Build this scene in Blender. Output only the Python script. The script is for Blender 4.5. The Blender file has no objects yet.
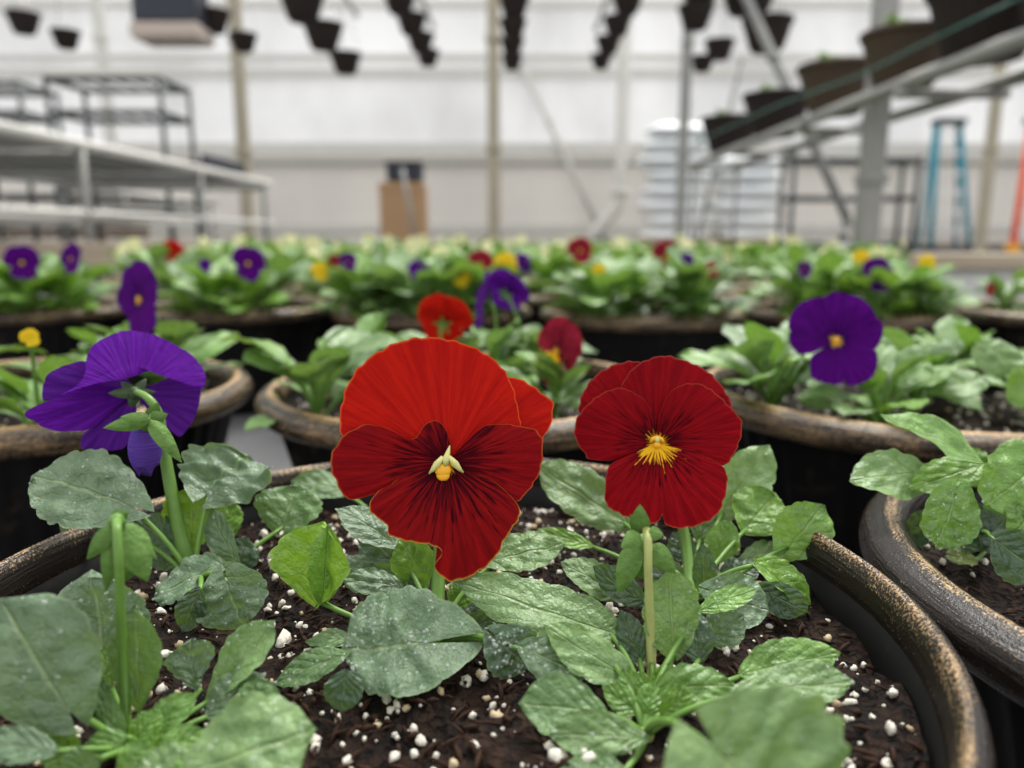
import bpy, math, random
from mathutils import Vector, Matrix, Euler, noise as mnoise

S = bpy.context.scene
COL = S.collection
PI = math.pi
EYE = 0.2654            # eye height over the greenhouse floor
FPX = 769.0             # focal length for a 1024 px wide picture
TILT = math.atan((384 - 235) / FPX)

# ------------------------------------------------------------------ camera
cam = bpy.data.cameras.new('camera')
cam_o = bpy.data.objects.new('camera', cam)
COL.objects.link(cam_o)
cam_o.location = (0, 0, EYE)
cam_o.rotation_euler = (PI / 2 - TILT, 0, 0)
cam.sensor_width = 36
cam.lens = 36 * FPX / 1024
cam.clip_start = 0.01
cam.clip_end = 200
cam.dof.use_dof = True
cam.dof.focus_distance = 0.248
cam.dof.aperture_fstop = 7.0
S.camera = cam_o

# ------------------------------------------------------------------ sky and exposure
S.view_settings.view_transform = 'Standard'
S.view_settings.look = 'None'
S.view_settings.gamma = 1.0
S.view_settings.use_curve_mapping = False
S.view_settings.exposure = 0.62
S.cycles.use_denoising = True
S.cycles.max_bounces = 8
S.cycles.transparent_max_bounces = 12

world = bpy.data.worlds.new('overcast_sky')
S.world = world
world.use_nodes = True
nt = world.node_tree
nt.nodes.clear()
wo = nt.nodes.new('ShaderNodeOutputWorld')
bg = nt.nodes.new('ShaderNodeBackground')
tc = nt.nodes.new('ShaderNodeTexCoord')
sp = nt.nodes.new('ShaderNodeSeparateXYZ')
cr = nt.nodes.new('ShaderNodeValToRGB')
nt.links.new(tc.outputs['Generated'], sp.inputs[0])
nt.links.new(sp.outputs['Z'], cr.inputs[0])
cr.color_ramp.elements[0].position = 0.0
cr.color_ramp.elements[0].color = (0.80, 0.80, 0.81, 1)
cr.color_ramp.elements[1].position = 0.9
cr.color_ramp.elements[1].color = (1.0, 1.0, 1.0, 1)
nt.links.new(cr.outputs[0], bg.inputs[0])
bg.inputs[1].default_value = 0.88
nt.links.new(bg.outputs[0], wo.inputs[0])

sun = bpy.data.lights.new('sun', 'SUN')
sun.energy = 2.7
sun.angle = math.radians(28)
sun.color = (1.0, 0.98, 0.94)
sun_o = bpy.data.objects.new('sun', sun)
COL.objects.link(sun_o)
sun_o.rotation_euler = Euler((math.radians(-28), math.radians(14), 0))   # high, from beyond the flowers

# ------------------------------------------------------------------ helpers
def pix(px, py, Y):
    """world point on the ray through photo pixel at distance Y along the ground"""
    x = (px - 512) / FPX
    y = (384 - py) / FPX
    dy = math.cos(TILT) + y * math.sin(TILT)
    dz = -math.sin(TILT) + y * math.cos(TILT)
    s = Y / dy
    return Vector((x * s, Y, EYE + dz * s))

def axial(p):
    return p.y * math.cos(TILT) - (p.z - EYE) * math.sin(TILT)

def mpp(p):
    return axial(p) / FPX

VIEW = Vector((0, math.cos(TILT), -math.sin(TILT)))

def tag(o, label=None, cat=None, group=None, kind=None):
    if label: o['label'] = label
    if cat: o['category'] = cat
    if group: o['group'] = group
    if kind: o['kind'] = kind
    return o

def empty(name, loc=(0, 0, 0), label=None, cat=None, group=None):
    o = bpy.data.objects.new(name, None)
    o.empty_display_size = 0.02
    COL.objects.link(o)
    o.location = loc
    return tag(o, label, cat, group)

class MB:
    def __init__(self):
        self.v = []; self.f = []; self.m = []; self.uv = []; self.uv2 = []
        self.hasuv = False
    def add(self, verts, faces, mat=0, uvs=None, uvs2=None):
        n = len(self.v)
        self.v.extend([Vector(p) for p in verts])
        for f in faces:
            self.f.append(tuple(i + n for i in f)); self.m.append(mat)
        z = [(0.0, 0.0)] * len(verts)
        if uvs: self.hasuv = True
        self.uv.extend(uvs or z); self.uv2.extend(uvs2 or z)
        return self
    def box(self, c, s, mat=0, rot=None):
        c = Vector(c); hx, hy, hz = s[0] / 2, s[1] / 2, s[2] / 2
        b = min(hx, hy, hz) * 0.18
        # box with chamfered vertical and horizontal edges (two stacked outlines)
        vs = []
        for z, k in ((-hz, b), (-hz + b, 0), (hz - b, 0), (hz, b)):
            x, y = hx - k, hy - k
            for (a, d) in ((x - b, y), (x, y - b), (x, -y + b), (x - b, -y), (-x + b, -y), (-x, -y + b), (-x, y - b), (-x + b, y)):
                p = Vector((a, d, z))
                if rot: p = rot @ p
                vs.append(c + p)
        fs = []
        for r in range(3):
            for i in range(8):
                j = (i + 1) % 8
                fs.append((r * 8 + j, r * 8 + i, (r + 1) * 8 + i, (r + 1) * 8 + j))
        fs.append(tuple(range(8))); fs.append(tuple(24 + i for i in range(7, -1, -1)))
        return self.add(vs, fs, mat)
    def tube(self, pts, r, mat=0, seg=8, cap=True):
        pts = [Vector(p) for p in pts]
        n = len(pts)
        rs = r if isinstance(r, (list, tuple)) else [r] * n
        t0 = (pts[1] - pts[0]).normalized()
        up = Vector((0, 0, 1)) if abs(t0.z) < 0.9 else Vector((1, 0, 0))
        a = t0.cross(up).normalized()
        vs = []; uvs = []
        for i in range(n):
            t = (pts[min(i + 1, n - 1)] - pts[max(i - 1, 0)]).normalized()
            a = (a - t * a.dot(t)).normalized()
            b = t.cross(a)
            for k in range(seg):
                w = 2 * PI * k / seg
                vs.append(pts[i] + (a * math.cos(w) + b * math.sin(w)) * rs[i])
                uvs.append((0.5, i / max(1, n - 1)))
        fs = []
        for i in range(n - 1):
            for k in range(seg):
                j = (k + 1) % seg
                fs.append((i * seg + k, i * seg + j, (i + 1) * seg + j, (i + 1) * seg + k))
        if cap:
            fs.append(tuple(range(seg - 1, -1, -1)))
            fs.append(tuple((n - 1) * seg + k for k in range(seg)))
        return self.add(vs, fs, mat, uvs)
    def lathe(self, prof, seg=48, c=(0, 0, 0), mat=0, rib=0, amp=0.0, closed=False):
        vs = []; fs = []
        n = len(prof)
        for (r, z, *q) in prof:
            k_on = q[0] if q else 0
            for k in range(seg):
                w = 2 * PI * k / seg
                rr = r * (1 + (amp * math.cos(rib * w) if k_on else 0))
                vs.append((c[0] + rr * math.cos(w), c[1] + rr * math.sin(w), c[2] + z))
        for i in range(n - 1):
            for k in range(seg):
                j = (k + 1) % seg
                fs.append((i * seg + k, i * seg + j, (i + 1) * seg + j, (i + 1) * seg + k))
        if closed:
            for k in range(seg):
                j = (k + 1) % seg
                fs.append(((n - 1) * seg + k, (n - 1) * seg + j, j, k))
        return self.add(vs, fs, mat)
    def ball(self, c, r, seg=8, rings=6, mat=0, rot=None):
        c = Vector(c)
        rx, ry, rz = r if isinstance(r, (tuple, list)) else (r, r, r)
        vs = []; fs = []
        for i in range(rings + 1):
            th = PI * i / rings
            for k in range(seg):
                w = 2 * PI * k / seg
                p = Vector((rx * math.sin(th) * math.cos(w), ry * math.sin(th) * math.sin(w), rz * math.cos(th)))
                vs.append(c + (rot @ p if rot else p))
        for i in range(rings):
            for k in range(seg):
                j = (k + 1) % seg
                fs.append((i * seg + k, (i + 1) * seg + k, (i + 1) * seg + j, i * seg + j))
        return self.add(vs, fs, mat)
    def build(self, name, mats, parent=None, org=(0, 0, 0), smooth=True):
        org = Vector(org)
        me = bpy.data.meshes.new(name)
        me.from_pydata([tuple(p - org) for p in self.v], [], self.f)
        if not isinstance(mats, (list, tuple)): mats = [mats]
        for m in mats: me.materials.append(m)
        me.polygons.foreach_set('material_index', self.m)
        me.polygons.foreach_set('use_smooth', [smooth] * len(self.f))
        if self.hasuv:
            for nm, src in (('UVMap', self.uv), ('Rad', self.uv2)):
                l = me.uv_layers.new(name=nm)
                buf = []
                for f in self.f:
                    for i in f: buf.extend(src[i])
                l.data.foreach_set('uv', buf)
        me.update()
        o = bpy.data.objects.new(name, me)
        COL.objects.link(o)
        if parent: o.parent = parent
        else: o.location = org
        return o

def copy_tree(o, parent=None):
    c = o.copy(); COL.objects.link(c)
    if parent: c.parent = parent
    for ch in list(o.children): copy_tree(ch, c)
    return c

def bez(a, b, c, n=8):
    a, b, c = Vector(a), Vector(b), Vector(c)
    return [a * (1 - t) ** 2 + b * 2 * t * (1 - t) + c * t * t for t in [i / n for i in range(n + 1)]]

# ------------------------------------------------------------------ materials
class NT:
    def __init__(self, name):
        self.m = bpy.data.materials.new(name); self.m.use_nodes = True
        self.t = self.m.node_tree
        self.b = self.t.nodes['Principled BSDF']; self.out = self.t.nodes['Material Output']
    def n(self, k, **kw):
        x = self.t.nodes.new('ShaderNode' + k)
        for a, v in kw.items(): setattr(x, a, v)
        return x
    def l(self, a, b): self.t.links.new(a, b)
    def val(self, sock, v):
        if hasattr(v, 'is_linked') or hasattr(v, 'links'): self.l(v, sock)
        else: sock.default_value = v
    def math(self, op, a, b=None, c=None, clamp=False):
        x = self.n('Math', operation=op, use_clamp=clamp)
        self.val(x.inputs[0], a)
        if b is not None: self.val(x.inputs[1], b)
        if c is not None: self.val(x.inputs[2], c)
        return x.outputs[0]
    def sstep(self, v, lo, hi, a=0.0, b=1.0):
        x = self.n('MapRange', interpolation_type='SMOOTHSTEP')
        self.val(x.inputs[0], v); self.val(x.inputs[1], lo); self.val(x.inputs[2], hi)
        x.inputs[3].default_value = a; x.inputs[4].default_value = b
        return x.outputs[0]
    def mix(self, f, a, b, mode='MIX'):
        x = self.n('Mix', data_type='RGBA', blend_type=mode)
        self.val(x.inputs[0], f); self.val(x.inputs[6], a); self.val(x.inputs[7], b)
        return x.outputs[2]
    def noise(self, vec, scale, detail=3, rough=0.55):
        x = self.n('TexNoise'); x.inputs['Scale'].default_value = scale
        x.inputs['Detail'].default_value = detail; x.inputs['Roughness'].default_value = rough
        if vec is not None: self.l(vec, x.inputs['Vector'])
        return x.outputs[0]
    def coord(self, k='Object'): return self.n('TexCoord').outputs[k]
    def bump(self, h, strength=0.3, dist=0.001):
        x = self.n('Bump'); x.inputs['Strength'].default_value = strength; x.inputs['Distance'].default_value = dist
        self.l(h, x.inputs['Height']); self.l(x.outputs[0], self.b.inputs['Normal'])
        return x.outputs[0]
    def translucent(self, color, fac, normal=None):
        t = self.n('BsdfTranslucent'); self.val(t.inputs[0], color)
        if normal is not None: self.l(normal, t.inputs['Normal'])
        x = self.n('MixShader'); x.inputs[0].default_value = fac
        self.l(self.b.outputs[0], x.inputs[1]); self.l(t.outputs[0], x.inputs[2])
        self.l(x.outputs[0], self.out.inputs[0])

def C(r, g, b): return (r, g, b, 1.0)

def flat(name, col, rough=0.6, metal=0.0, var=0.12, scale=20, bump=0.0, spec=0.4):
    n = NT(name)
    f = n.noise(n.coord(), scale)
    a = C(*[max(0, c * (1 - var)) for c in col]); b = C(*[min(1, c * (1 + var)) for c in col])
    n.l(n.mix(f, a, b), n.b.inputs['Base Color'])
    n.b.inputs['Roughness'].default_value = rough; n.b.inputs['Metallic'].default_value = metal
    n.b.inputs['Specular IOR Level'].default_value = spec
    if bump: n.bump(f, bump, 0.002)
    return n.m

def leaf_material():
    n = NT('pansy_leaf')
    uv = n.n('UVMap', uv_map='UVMap').outputs[0]
    s = n.n('SeparateXYZ'); n.l(uv, s.inputs[0])
    v = n.math('ABSOLUTE', n.math('SUBTRACT', s.outputs[0], 0.5)); u = s.outputs[1]   # v 0 midrib .. .5 edge
    p = n.coord('Object')
    oi = n.n('ObjectInfo')
    mid = n.sstep(v, 0.006, 0.035, 1.0, 0.0)
    w = n.noise(p, 90, 2)
    sv = n.math('ADD', n.math('MULTIPLY_ADD', u, 4.6, n.math('MULTIPLY', v, -4.2)), n.math('MULTIPLY', w, 1.5))
    tri = n.math('PINGPONG', sv, 0.5)                       # 0 on a vein, .5 between veins
    vein = n.math('MULTIPLY', n.sstep(tri, 0.01, 0.08, 1.0, 0.0), n.sstep(v, 0.3, 0.48, 1.0, 0.0))
    blot = n.noise(p, 150, 4)
    base = oi.outputs['Color']
    dark = n.mix(1.0, base, C(0.66, 0.72, 0.68), 'MULTIPLY')
    lite = n.mix(0.35, base, C(0.42, 0.52, 0.24))
    col = n.mix(n.sstep(blot, 0.35, 0.68), dark, base)
    col = n.mix(n.math('MULTIPLY', vein, 0.28), col, lite)
    col = n.mix(n.math('MULTIPLY', mid, 0.8), col, lite)
    col = n.mix(n.sstep(v, 0.47, 0.5, 0.0, 0.5), col, lite)  # pale margin
    n.l(col, n.b.inputs['Base Color'])
    crk = n.noise(p, 260, 4, 0.6); fine = n.noise(p, 900, 2)
    n.l(n.math('MULTIPLY_ADD', crk, 0.3, 0.2), n.b.inputs['Roughness'])
    n.b.inputs['Specular IOR Level'].default_value = 0.55
    vg = n.math('MULTIPLY', n.math('SQRT', tri), 0.35)
    h = n.math('ADD', vg, n.math('ADD', n.math('MULTIPLY', mid, -0.4), n.math('ADD', n.math('MULTIPLY', crk, 1.0), n.math('MULTIPLY', fine, 0.35))))
    nn = n.bump(h, 0.8, 0.0016)
    n.b.inputs['Coat Weight'].default_value = 0.22; n.b.inputs['Coat Roughness'].default_value = 0.18
    n.l(nn, n.b.inputs['Coat Normal'])
    tcol = n.mix(0.5, col, C(0.34, 0.55, 0.05))
    n.translucent(tcol, 0.22)
    return n.m

def petal_material(name, base, deep, blotch=None, brad=0.0, eye=None, erad=0.0, edge=None, streak=6.5, transl=0.18):
    n = NT(name)
    uv = n.n('UVMap', uv_map='UVMap').outputs[0]            # x angle, y 0..1 centre to edge
    rd = n.n('UVMap', uv_map='Rad').outputs[0]              # x distance / flower radius, y angle
    s = n.n('SeparateXYZ'); n.l(uv, s.inputs[0])
    r = n.n('SeparateXYZ'); n.l(rd, r.inputs[0])
    cv = n.n('CombineXYZ'); n.l(n.math('MULTIPLY', r.outputs[1], streak * 0.6), cv.inputs[0]); n.l(n.math('MULTIPLY', r.outputs[0], 0.5), cv.inputs[1])
    st = n.noise(cv.outputs[0], 3.0, 2)
    cv2 = n.n('CombineXYZ'); n.l(n.math('MULTIPLY', r.outputs[1], streak), cv2.inputs[0]); n.l(n.math('MULTIPLY', r.outputs[0], 1.5), cv2.inputs[1])
    st2 = n.noise(cv2.outputs[0], 2.2, 2)
    col = n.mix(n.sstep(st, 0.3, 0.7), C(*deep), C(*base))
    if blotch:
        lim = n.math('MULTIPLY_ADD', n.math('SUBTRACT', st2, 0.5), 4.2 * brad, brad)
        d = n.math('SUBTRACT', r.outputs[0], lim)
        col = n.mix(n.sstep(d, -0.32, 0.12, 0.93, 0.0), col, C(*blotch))
    if edge:
        col = n.mix(n.sstep(s.outputs[1], 0.975, 1.0, 0.0, 0.7), col, C(*edge))
    if eye:
        lim = n.math('MULTIPLY_ADD', n.math('SUBTRACT', st2, 0.5), 4.5 * erad, erad)
        d = n.math('SUBTRACT', r.outputs[0], lim)
        col = n.mix(n.sstep(d, -0.02, 0.02, 1.0, 0.0), col, C(*eye))
    n.l(col, n.b.inputs['Base Color'])
    n.b.inputs['Roughness'].default_value = 0.6
    n.b.inputs['Specular IOR Level'].default_value = 0.05
    n.bump(n.math('ADD', n.math('MULTIPLY', st2, 0.7), n.math('ADD', st, n.math('MULTIPLY', n.noise(n.coord(), 260, 3), 0.5))), 0.4, 0.0016)
    n.translucent(col, transl)
    return n.m

def rim_material():
    n = NT('bronze_rim')
    p = n.coord('Object')
    s = n.n('SeparateXYZ'); n.l(p, s.inputs[0])
    ang = n.math('ARCTAN2', s.outputs[1], s.outputs[0])
    rad = n.math('SQRT', n.math('ADD', n.math('MULTIPLY', s.outputs[0], s.outputs[0]), n.math('MULTIPLY', s.outputs[1], s.outputs[1])))
    cv = n.n('CombineXYZ'); n.l(n.math('MULTIPLY', ang, 2.2), cv.inputs[0]); n.l(n.math('MULTIPLY', rad, 260), cv.inputs[1]); n.l(n.math('MULTIPLY', s.outputs[2], 260), cv.inputs[2])
    stk = n.noise(cv.outputs[0], 1.6, 4, 0.6)               # wear drawn along the moulding
    a = n.noise(p, 40, 3); b = n.noise(p, 1300, 2)
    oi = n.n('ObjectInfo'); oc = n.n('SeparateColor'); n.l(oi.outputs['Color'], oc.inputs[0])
    crest = n.sstep(n.math('ABSOLUTE', n.math('SUBTRACT', rad, oc.outputs[1])), 0.0008, 0.0038, 1.0, 0.0)  # more gold along the inner crest
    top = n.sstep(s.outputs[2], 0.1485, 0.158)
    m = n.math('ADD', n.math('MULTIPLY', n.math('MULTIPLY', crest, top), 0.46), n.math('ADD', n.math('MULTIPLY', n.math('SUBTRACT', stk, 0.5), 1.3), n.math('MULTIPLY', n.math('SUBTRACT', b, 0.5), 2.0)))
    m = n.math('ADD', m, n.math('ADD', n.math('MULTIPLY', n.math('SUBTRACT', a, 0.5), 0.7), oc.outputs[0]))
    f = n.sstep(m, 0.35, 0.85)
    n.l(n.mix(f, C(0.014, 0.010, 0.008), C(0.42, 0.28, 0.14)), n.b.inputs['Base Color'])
    n.l(n.math('MULTIPLY_ADD', f, 0.22, 0.24), n.b.inputs['Roughness'])
    n.l(n.math('MULTIPLY', f, 0.3), n.b.inputs['Metallic']); n.b.inputs['Specular IOR Level'].default_value = 0.35
    n.bump(n.math('ADD', stk, n.math('MULTIPLY', b, 0.3)), 0.5, 0.002)
    return n.m

def soil_material():
    n = NT('potting_soil')
    p = n.coord('Object')
    vo = n.n('TexVoronoi'); vo.inputs['Scale'].default_value = 330; n.l(p, vo.inputs['Vector'])
    a = n.noise(p, 60, 4)
    c = n.mix(n.sstep(vo.outputs['Color'], 0.1, 0.9), C(0.004, 0.0025, 0.0018), C(0.034, 0.018, 0.011))
    c = n.mix(n.sstep(a, 0.4, 0.7), n.mix(1, c, C(0.6, 0.55, 0.5), 'MULTIPLY'), c)
    n.l(c, n.b.inputs['Base Color']); n.b.inputs['Roughness'].default_value = 0.75; n.b.inputs['Specular IOR Level'].default_value = 0.15
    n.bump(n.math('ADD', vo.outputs['Distance'], n.noise(p, 500, 3)), 0.9, 0.003)
    return n.m

def sheet_material(name, col, fac, amp=0.16):
    n = NT(name)
    p = n.coord('Object')
    mp = n.n('Mapping'); n.l(p, mp.inputs[0]); mp.inputs['Scale'].default_value = (1.0, 1.0, 0.45)
    a = n.noise(mp.outputs[0], 0.55, 4, 0.6)
    c = n.mix(n.sstep(a, 0.3, 0.7), C(*[x * (1 - amp) for x in col]), C(*col))
    n.l(c, n.b.inputs['Base Color']); n.b.inputs['Roughness'].default_value = 0.5
    n.translucent(c, fac)
    return n.m

def wood(name, col):
    n = NT(name)
    p = n.coord('Object')
    mp = n.n('Mapping'); n.l(p, mp.inputs[0]); mp.inputs['Scale'].default_value = (0.6, 8, 8)
    a = n.noise(mp.outputs[0], 4, 4)
    n.l(n.mix(a, C(*[x * 0.7 for x in col]), C(*[min(1, x * 1.25) for x in col])), n.b.inputs['Base Color'])
    n.b.inputs['Roughness'].default_value = 0.75
    return n.m

M = {}
M['leaf'] = leaf_material()
M['stem'] = flat('green_stem', (0.13, 0.26, 0.045), 0.4, var=0.2, scale=300)
M['stem_pale'] = flat('pale_stem', (0.42, 0.46, 0.16), 0.45, var=0.15, scale=300)
M['calyx'] = flat('shaded_calyx', (0.05, 0.09, 0.03), 0.5, var=0.25, scale=250)  # sepal green darkened with the shade under the hooded petal
M['sepal'] = flat('green_sepal', (0.115, 0.225, 0.045), 0.5, var=0.35, scale=320, bump=0.5, spec=0.3)
YEL = (0.95, 0.52, 0.02)
M['red_upper'] = petal_material('red_upper_petal', (0.50, 0.012, 0.006), (0.38, 0.007, 0.005), edge=(0.8, 0.13, 0.03))  # brighter red: partly its own, partly stronger light put into the colour
M['red_side'] = petal_material('red_side_petal', (0.27, 0.005, 0.007), (0.18, 0.003, 0.006), (0.035, 0.0, 0.004), 0.42, edge=(0.55, 0.13, 0.03))
M['red_lower'] = petal_material('red_lower_petal', (0.27, 0.005, 0.006), (0.16, 0.003, 0.005), (0.03, 0.0, 0.004), 0.45, YEL, 0.075, edge=(0.65, 0.30, 0.03))
M['dark_upper'] = petal_material('crimson_upper_petal', (0.27, 0.004, 0.008), (0.18, 0.002, 0.006), edge=(0.4, 0.08, 0.06))
M['dark_side'] = petal_material('crimson_side_petal', (0.28, 0.003, 0.008), (0.19, 0.002, 0.006), (0.018, 0.0, 0.003), 0.36, YEL, 0.09, (0.4, 0.08, 0.04))
M['dark_lower'] = petal_material('crimson_lower_petal', (0.31, 0.004, 0.009), (0.20, 0.002, 0.006), (0.022, 0.0, 0.003), 0.40, YEL, 0.20, (0.45, 0.10, 0.04))
M['purple'] = petal_material('purple_petal', (0.105, 0.007, 0.27), (0.065, 0.004, 0.175), transl=0.2)
M['purple_eye'] = petal_material('purple_eyed_petal', (0.095, 0.003, 0.19), (0.055, 0.0015, 0.12), (0.018, 0.0, 0.04), 0.3, YEL, 0.10)
M['bud'] = petal_material('violet_bud', (0.15, 0.075, 0.42), (0.08, 0.03, 0.26), transl=0.1)
M['violet'] = petal_material('violet_petal', (0.11, 0.016, 0.27), (0.06, 0.008, 0.17), transl=0.2)
M['yellow'] = petal_material('yellow_petal', (0.85, 0.62, 0.03), (0.75, 0.5, 0.02))
M['cream'] = petal_material('cream_petal', (0.88, 0.87, 0.58), (0.8, 0.77, 0.4))
M['rose'] = petal_material('rose_petal', (0.32, 0.02, 0.04), (0.22, 0.01, 0.03), (0.04, 0, 0.01), 0.3, YEL, 0.12)
M['rose_lower'] = petal_material('rose_lower_petal', (0.30, 0.012, 0.03), (0.2, 0.008, 0.02), None, 0, YEL, .55)
M['eye'] = flat('yellow_eye', (0.9, 0.45, 0.02), 0.5, var=0.1, scale=400)
M['throat'] = flat('pale_throat', (0.62, 0.60, 0.22), 0.5, var=0.2, scale=500)
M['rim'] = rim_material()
def pot_material():
    n = NT('black_pot_plastic')
    n.b.inputs['Roughness'].default_value = 0.5; n.b.inputs['Specular IOR Level'].default_value = 0.16
    a = n.noise(n.coord(), 60, 3)
    n.l(n.mix(n.sstep(a, 0.55, 0.75), C(0.005, 0.0047, 0.005), C(0.022, 0.017, 0.012)), n.b.inputs['Base Color'])
    return n.m
M['pot'] = pot_material()
M['soil'] = soil_material()
M['perlite'] = flat('perlite', (0.70, 0.66, 0.57), 0.8, var=0.2, scale=400, bump=0.4)
M['perlite_tan'] = flat('tan_vermiculite', (0.50, 0.40, 0.25), 0.7, var=0.25, scale=300)
M['bark'] = flat('peat_fibre', (0.036, 0.018, 0.011), 0.8, var=0.4, scale=300, spec=0.15)
def water():
    n = NT('water')
    n.b.inputs['Base Color'].default_value = C(0.8, 0.86, 0.8); n.b.inputs['Roughness'].default_value = 0.04
    n.b.inputs['IOR'].default_value = 1.33; n.b.inputs['Alpha'].default_value = 0.32; n.b.inputs['Specular IOR Level'].default_value = 1.0
    return n.m
M['water'] = water()
M['floor'] = flat('floor_fabric', (0.11, 0.11, 0.113), 0.85, var=0.25, scale=6)
M['sheet'] = sheet_material('poly_sheet', (0.96, 0.96, 0.96), 0.5, 0.16)
M['panel'] = sheet_material('lower_panel', (0.80, 0.775, 0.735), 0.45, 0.08)
M['galv'] = flat('galvanized_steel', (0.30, 0.30, 0.28), 0.45, 0.3, 0.1, 8)
M['white_pipe'] = flat('white_pipe', (0.66, 0.65, 0.60), 0.5, 0, 0.08, 5)
M['tan_post'] = flat('tan_post', (0.40, 0.36, 0.27), 0.6, 0, 0.12, 5)
M['dark_metal'] = flat('dark_metal', (0.07, 0.08, 0.08), 0.5, 0.3, 0.2, 9)
M['basket'] = flat('dark_basket', (0.024, 0.017, 0.014), 0.7, 0, 0.3, 30, spec=0.2)
M['basket_tan'] = flat('brown_basket', (0.07, 0.05, 0.034), 0.7, 0, 0.3, 30, spec=0.2)
M['wire'] = flat('wire', (0.12, 0.12, 0.12), 0.5, 0.4)
M['wood'] = wood('weathered_board', (0.46, 0.38, 0.28))
M['wood_dark'] = wood('brown_board', (0.20, 0.15, 0.11))
M['cardboard'] = flat('cardboard', (0.42, 0.26, 0.14), 0.8, 0, 0.08, 10)
M['navy'] = flat('dark_blue_plastic', (0.025, 0.03, 0.045), 0.5, 0, 0.2)
M['bag'] = flat('white_bag_plastic', (0.82, 0.85, 0.85), 0.45, 0, 0.1, 6)
M['blue'] = flat('blue_ladder_rail', (0.05, 0.28, 0.36), 0.5, 0, 0.1)
M['orange'] = flat('orange_rail', (0.85, 0.10, 0.03), 0.5, 0, 0.1)
M['plastic_white'] = flat('white_plastic', (0.8, 0.8, 0.8), 0.4, 0, 0.05)
M['heater'] = flat('beige_enamel', (0.50, 0.42, 0.36), 0.5, 0, 0.1)
M['green_wire'] = flat('green_hose', (0.05, 0.16, 0.13), 0.5, 0, 0.1)

# ------------------------------------------------------------------ setting
def struct(mb, name, mats):
    o = mb.build(name, mats, smooth=False); o['kind'] = 'structure'; return o

struct(MB().add([(-22, -3, 0), (22, -3, 0), (22, 24, 0), (-22, 24, 0)], [(0, 1, 2, 3)]), 'floor', M['floor'])
WY = 15.0
struct(MB().box((0, WY, 3.55), (34, 0.02, 3.5)), 'wall_back_upper', M['sheet'])
struct(MB().box((0, WY, 0.95), (34, 0.06, 1.7)), 'wall_back_lower', M['panel'])
struct(MB().box((0, WY - 0.07, 0.05), (34, 0.08, 0.10)), 'baseboard_back', M['wood_dark'])
k = 0
for (py, th, mat, dy) in ((57, 0.10, 'white_pipe', .12), (73, 0.16, 'white_pipe', .1), (150, 0.26, 'white_pipe', .1), (164, 0.07, 'galv', .14), (228, 0.14, 'white_pipe', .1), (4, 0.12, 'white_pipe', .1)):
    k += 1
    p = pix(512, py, WY - dy)
    struct(MB().box((0, WY - dy, p.z), (34, 0.06, th)), 'trim_%d' % k, M[mat])

# ------------------------------------------------------------------ pots
RIM_Z = 0.15
SOIL_Z = 0.1385
def make_pot(label, group=None, rx=0.0092, rc=0.1405, ri=0.1335):
    root = empty('flower_pot', (0, 0, 0), label, 'flower pot', group)
    b = MB()
    b.lathe([(0.0, 0.002), (0.098, 0.002), (0.104, 0.008), (0.106, 0.014, 1), (0.113, 0.05, 1), (ri - 0.0095, 0.10, 1), (ri - 0.001, 0.132, 1), (ri + 0.001, 0.140),
             (ri + .004, 0.149), (ri, 0.149), (ri - .0035, 0.136), (ri - 0.014, 0.10), (0.10, 0.02), (0, 0.018)], 192, rib=48, amp=0.011)
    b.build('bowl', M['pot'], root)
    r = MB()
    prof = []
    for i in range(18):
        w = 2 * PI * i / 18
        prof.append((rc + rx * math.cos(w), 0.1495 + 0.0088 * math.sin(w) + (0.0012 if math.sin(w) > 0.5 and math.cos(w) < 0 else 0)))
    # inner lip turned down towards the soil
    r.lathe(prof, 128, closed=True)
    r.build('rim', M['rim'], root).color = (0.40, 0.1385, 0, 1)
    return root

pots = {}
def place_pot(key, x, y, label, group=None, rz=0.0):
    o = POT0 if not pots else make_pot('') if key == 'right' else copy_tree(POT1)
    o.location = (x, y, 0); o.rotation_euler.z = rz
    o['label'] = label
    if group: o['group'] = group
    elif 'group' in o: del o['group']
    pots[key] = (x, y)
    return o

POT0 = make_pot('', rx=0.0048, rc=0.1452, ri=0.1415)
POT1 = None
place_pot('front', -0.026, 0.220, 'big black pot with bronze rolled rim at the front, holding both open red pansies')
place_pot('right', 0.2745, 0.228, 'black pot with thick bronze rim cut off by the right edge, touching the front pot', rz=1)
POT1 = next(o for o in COL.objects if o.parent is None and o.get('label', '').startswith('black pot with thick bronze'))
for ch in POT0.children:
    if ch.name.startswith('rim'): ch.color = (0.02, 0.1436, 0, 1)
place_pot('mid', -0.035, 0.562, 'black bronze-rimmed pot directly behind the large red pansy', rz=2)
place_pot('midleft', -0.345, 0.545, 'black bronze-rimmed pot behind the nodding purple pansy at left', rz=3)
place_pot('midright', 0.285, 0.545, 'black bronze-rimmed pot under the purple pansy with yellow eye', rz=4)
row3 = [-0.75, -0.44, -0.12, 0.19, 0.50, 0.82]
lab3 = ['black pot below the two dark purple flowers at the left edge',
        'black ribbed pot seen between the nodding purple and large red pansies', 'black pot half hidden behind the large red pansy top petal',
        'black ribbed pot seen just above the smaller red pansy', 'black pot behind the yellow-eyed purple pansy',
        'black pot by the right edge beyond the round upright leaf']
for i, x in enumerate(row3):
    place_pot(('r3', i), x, [1.20, 1.21, 1.16, 1.135, 1.15, 1.14][i], lab3[i], rz=0.4 * i)
far_pots = []
for j in range(9):
    Y = 1.50 + 0.285 * j
    for i in range(8):
        x = -1.10 + 0.31 * i + (0 if j % 2 else 0.16)
        if abs(x) > 0.455 * Y: continue
        place_pot(('far', j, i), x, Y, 'black pansy pot in the packed rows behind, hidden under flowering plants', 'black pots in the packed rows behind', rz=0.3 * i)
        far_pots.append((x, Y))

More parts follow.
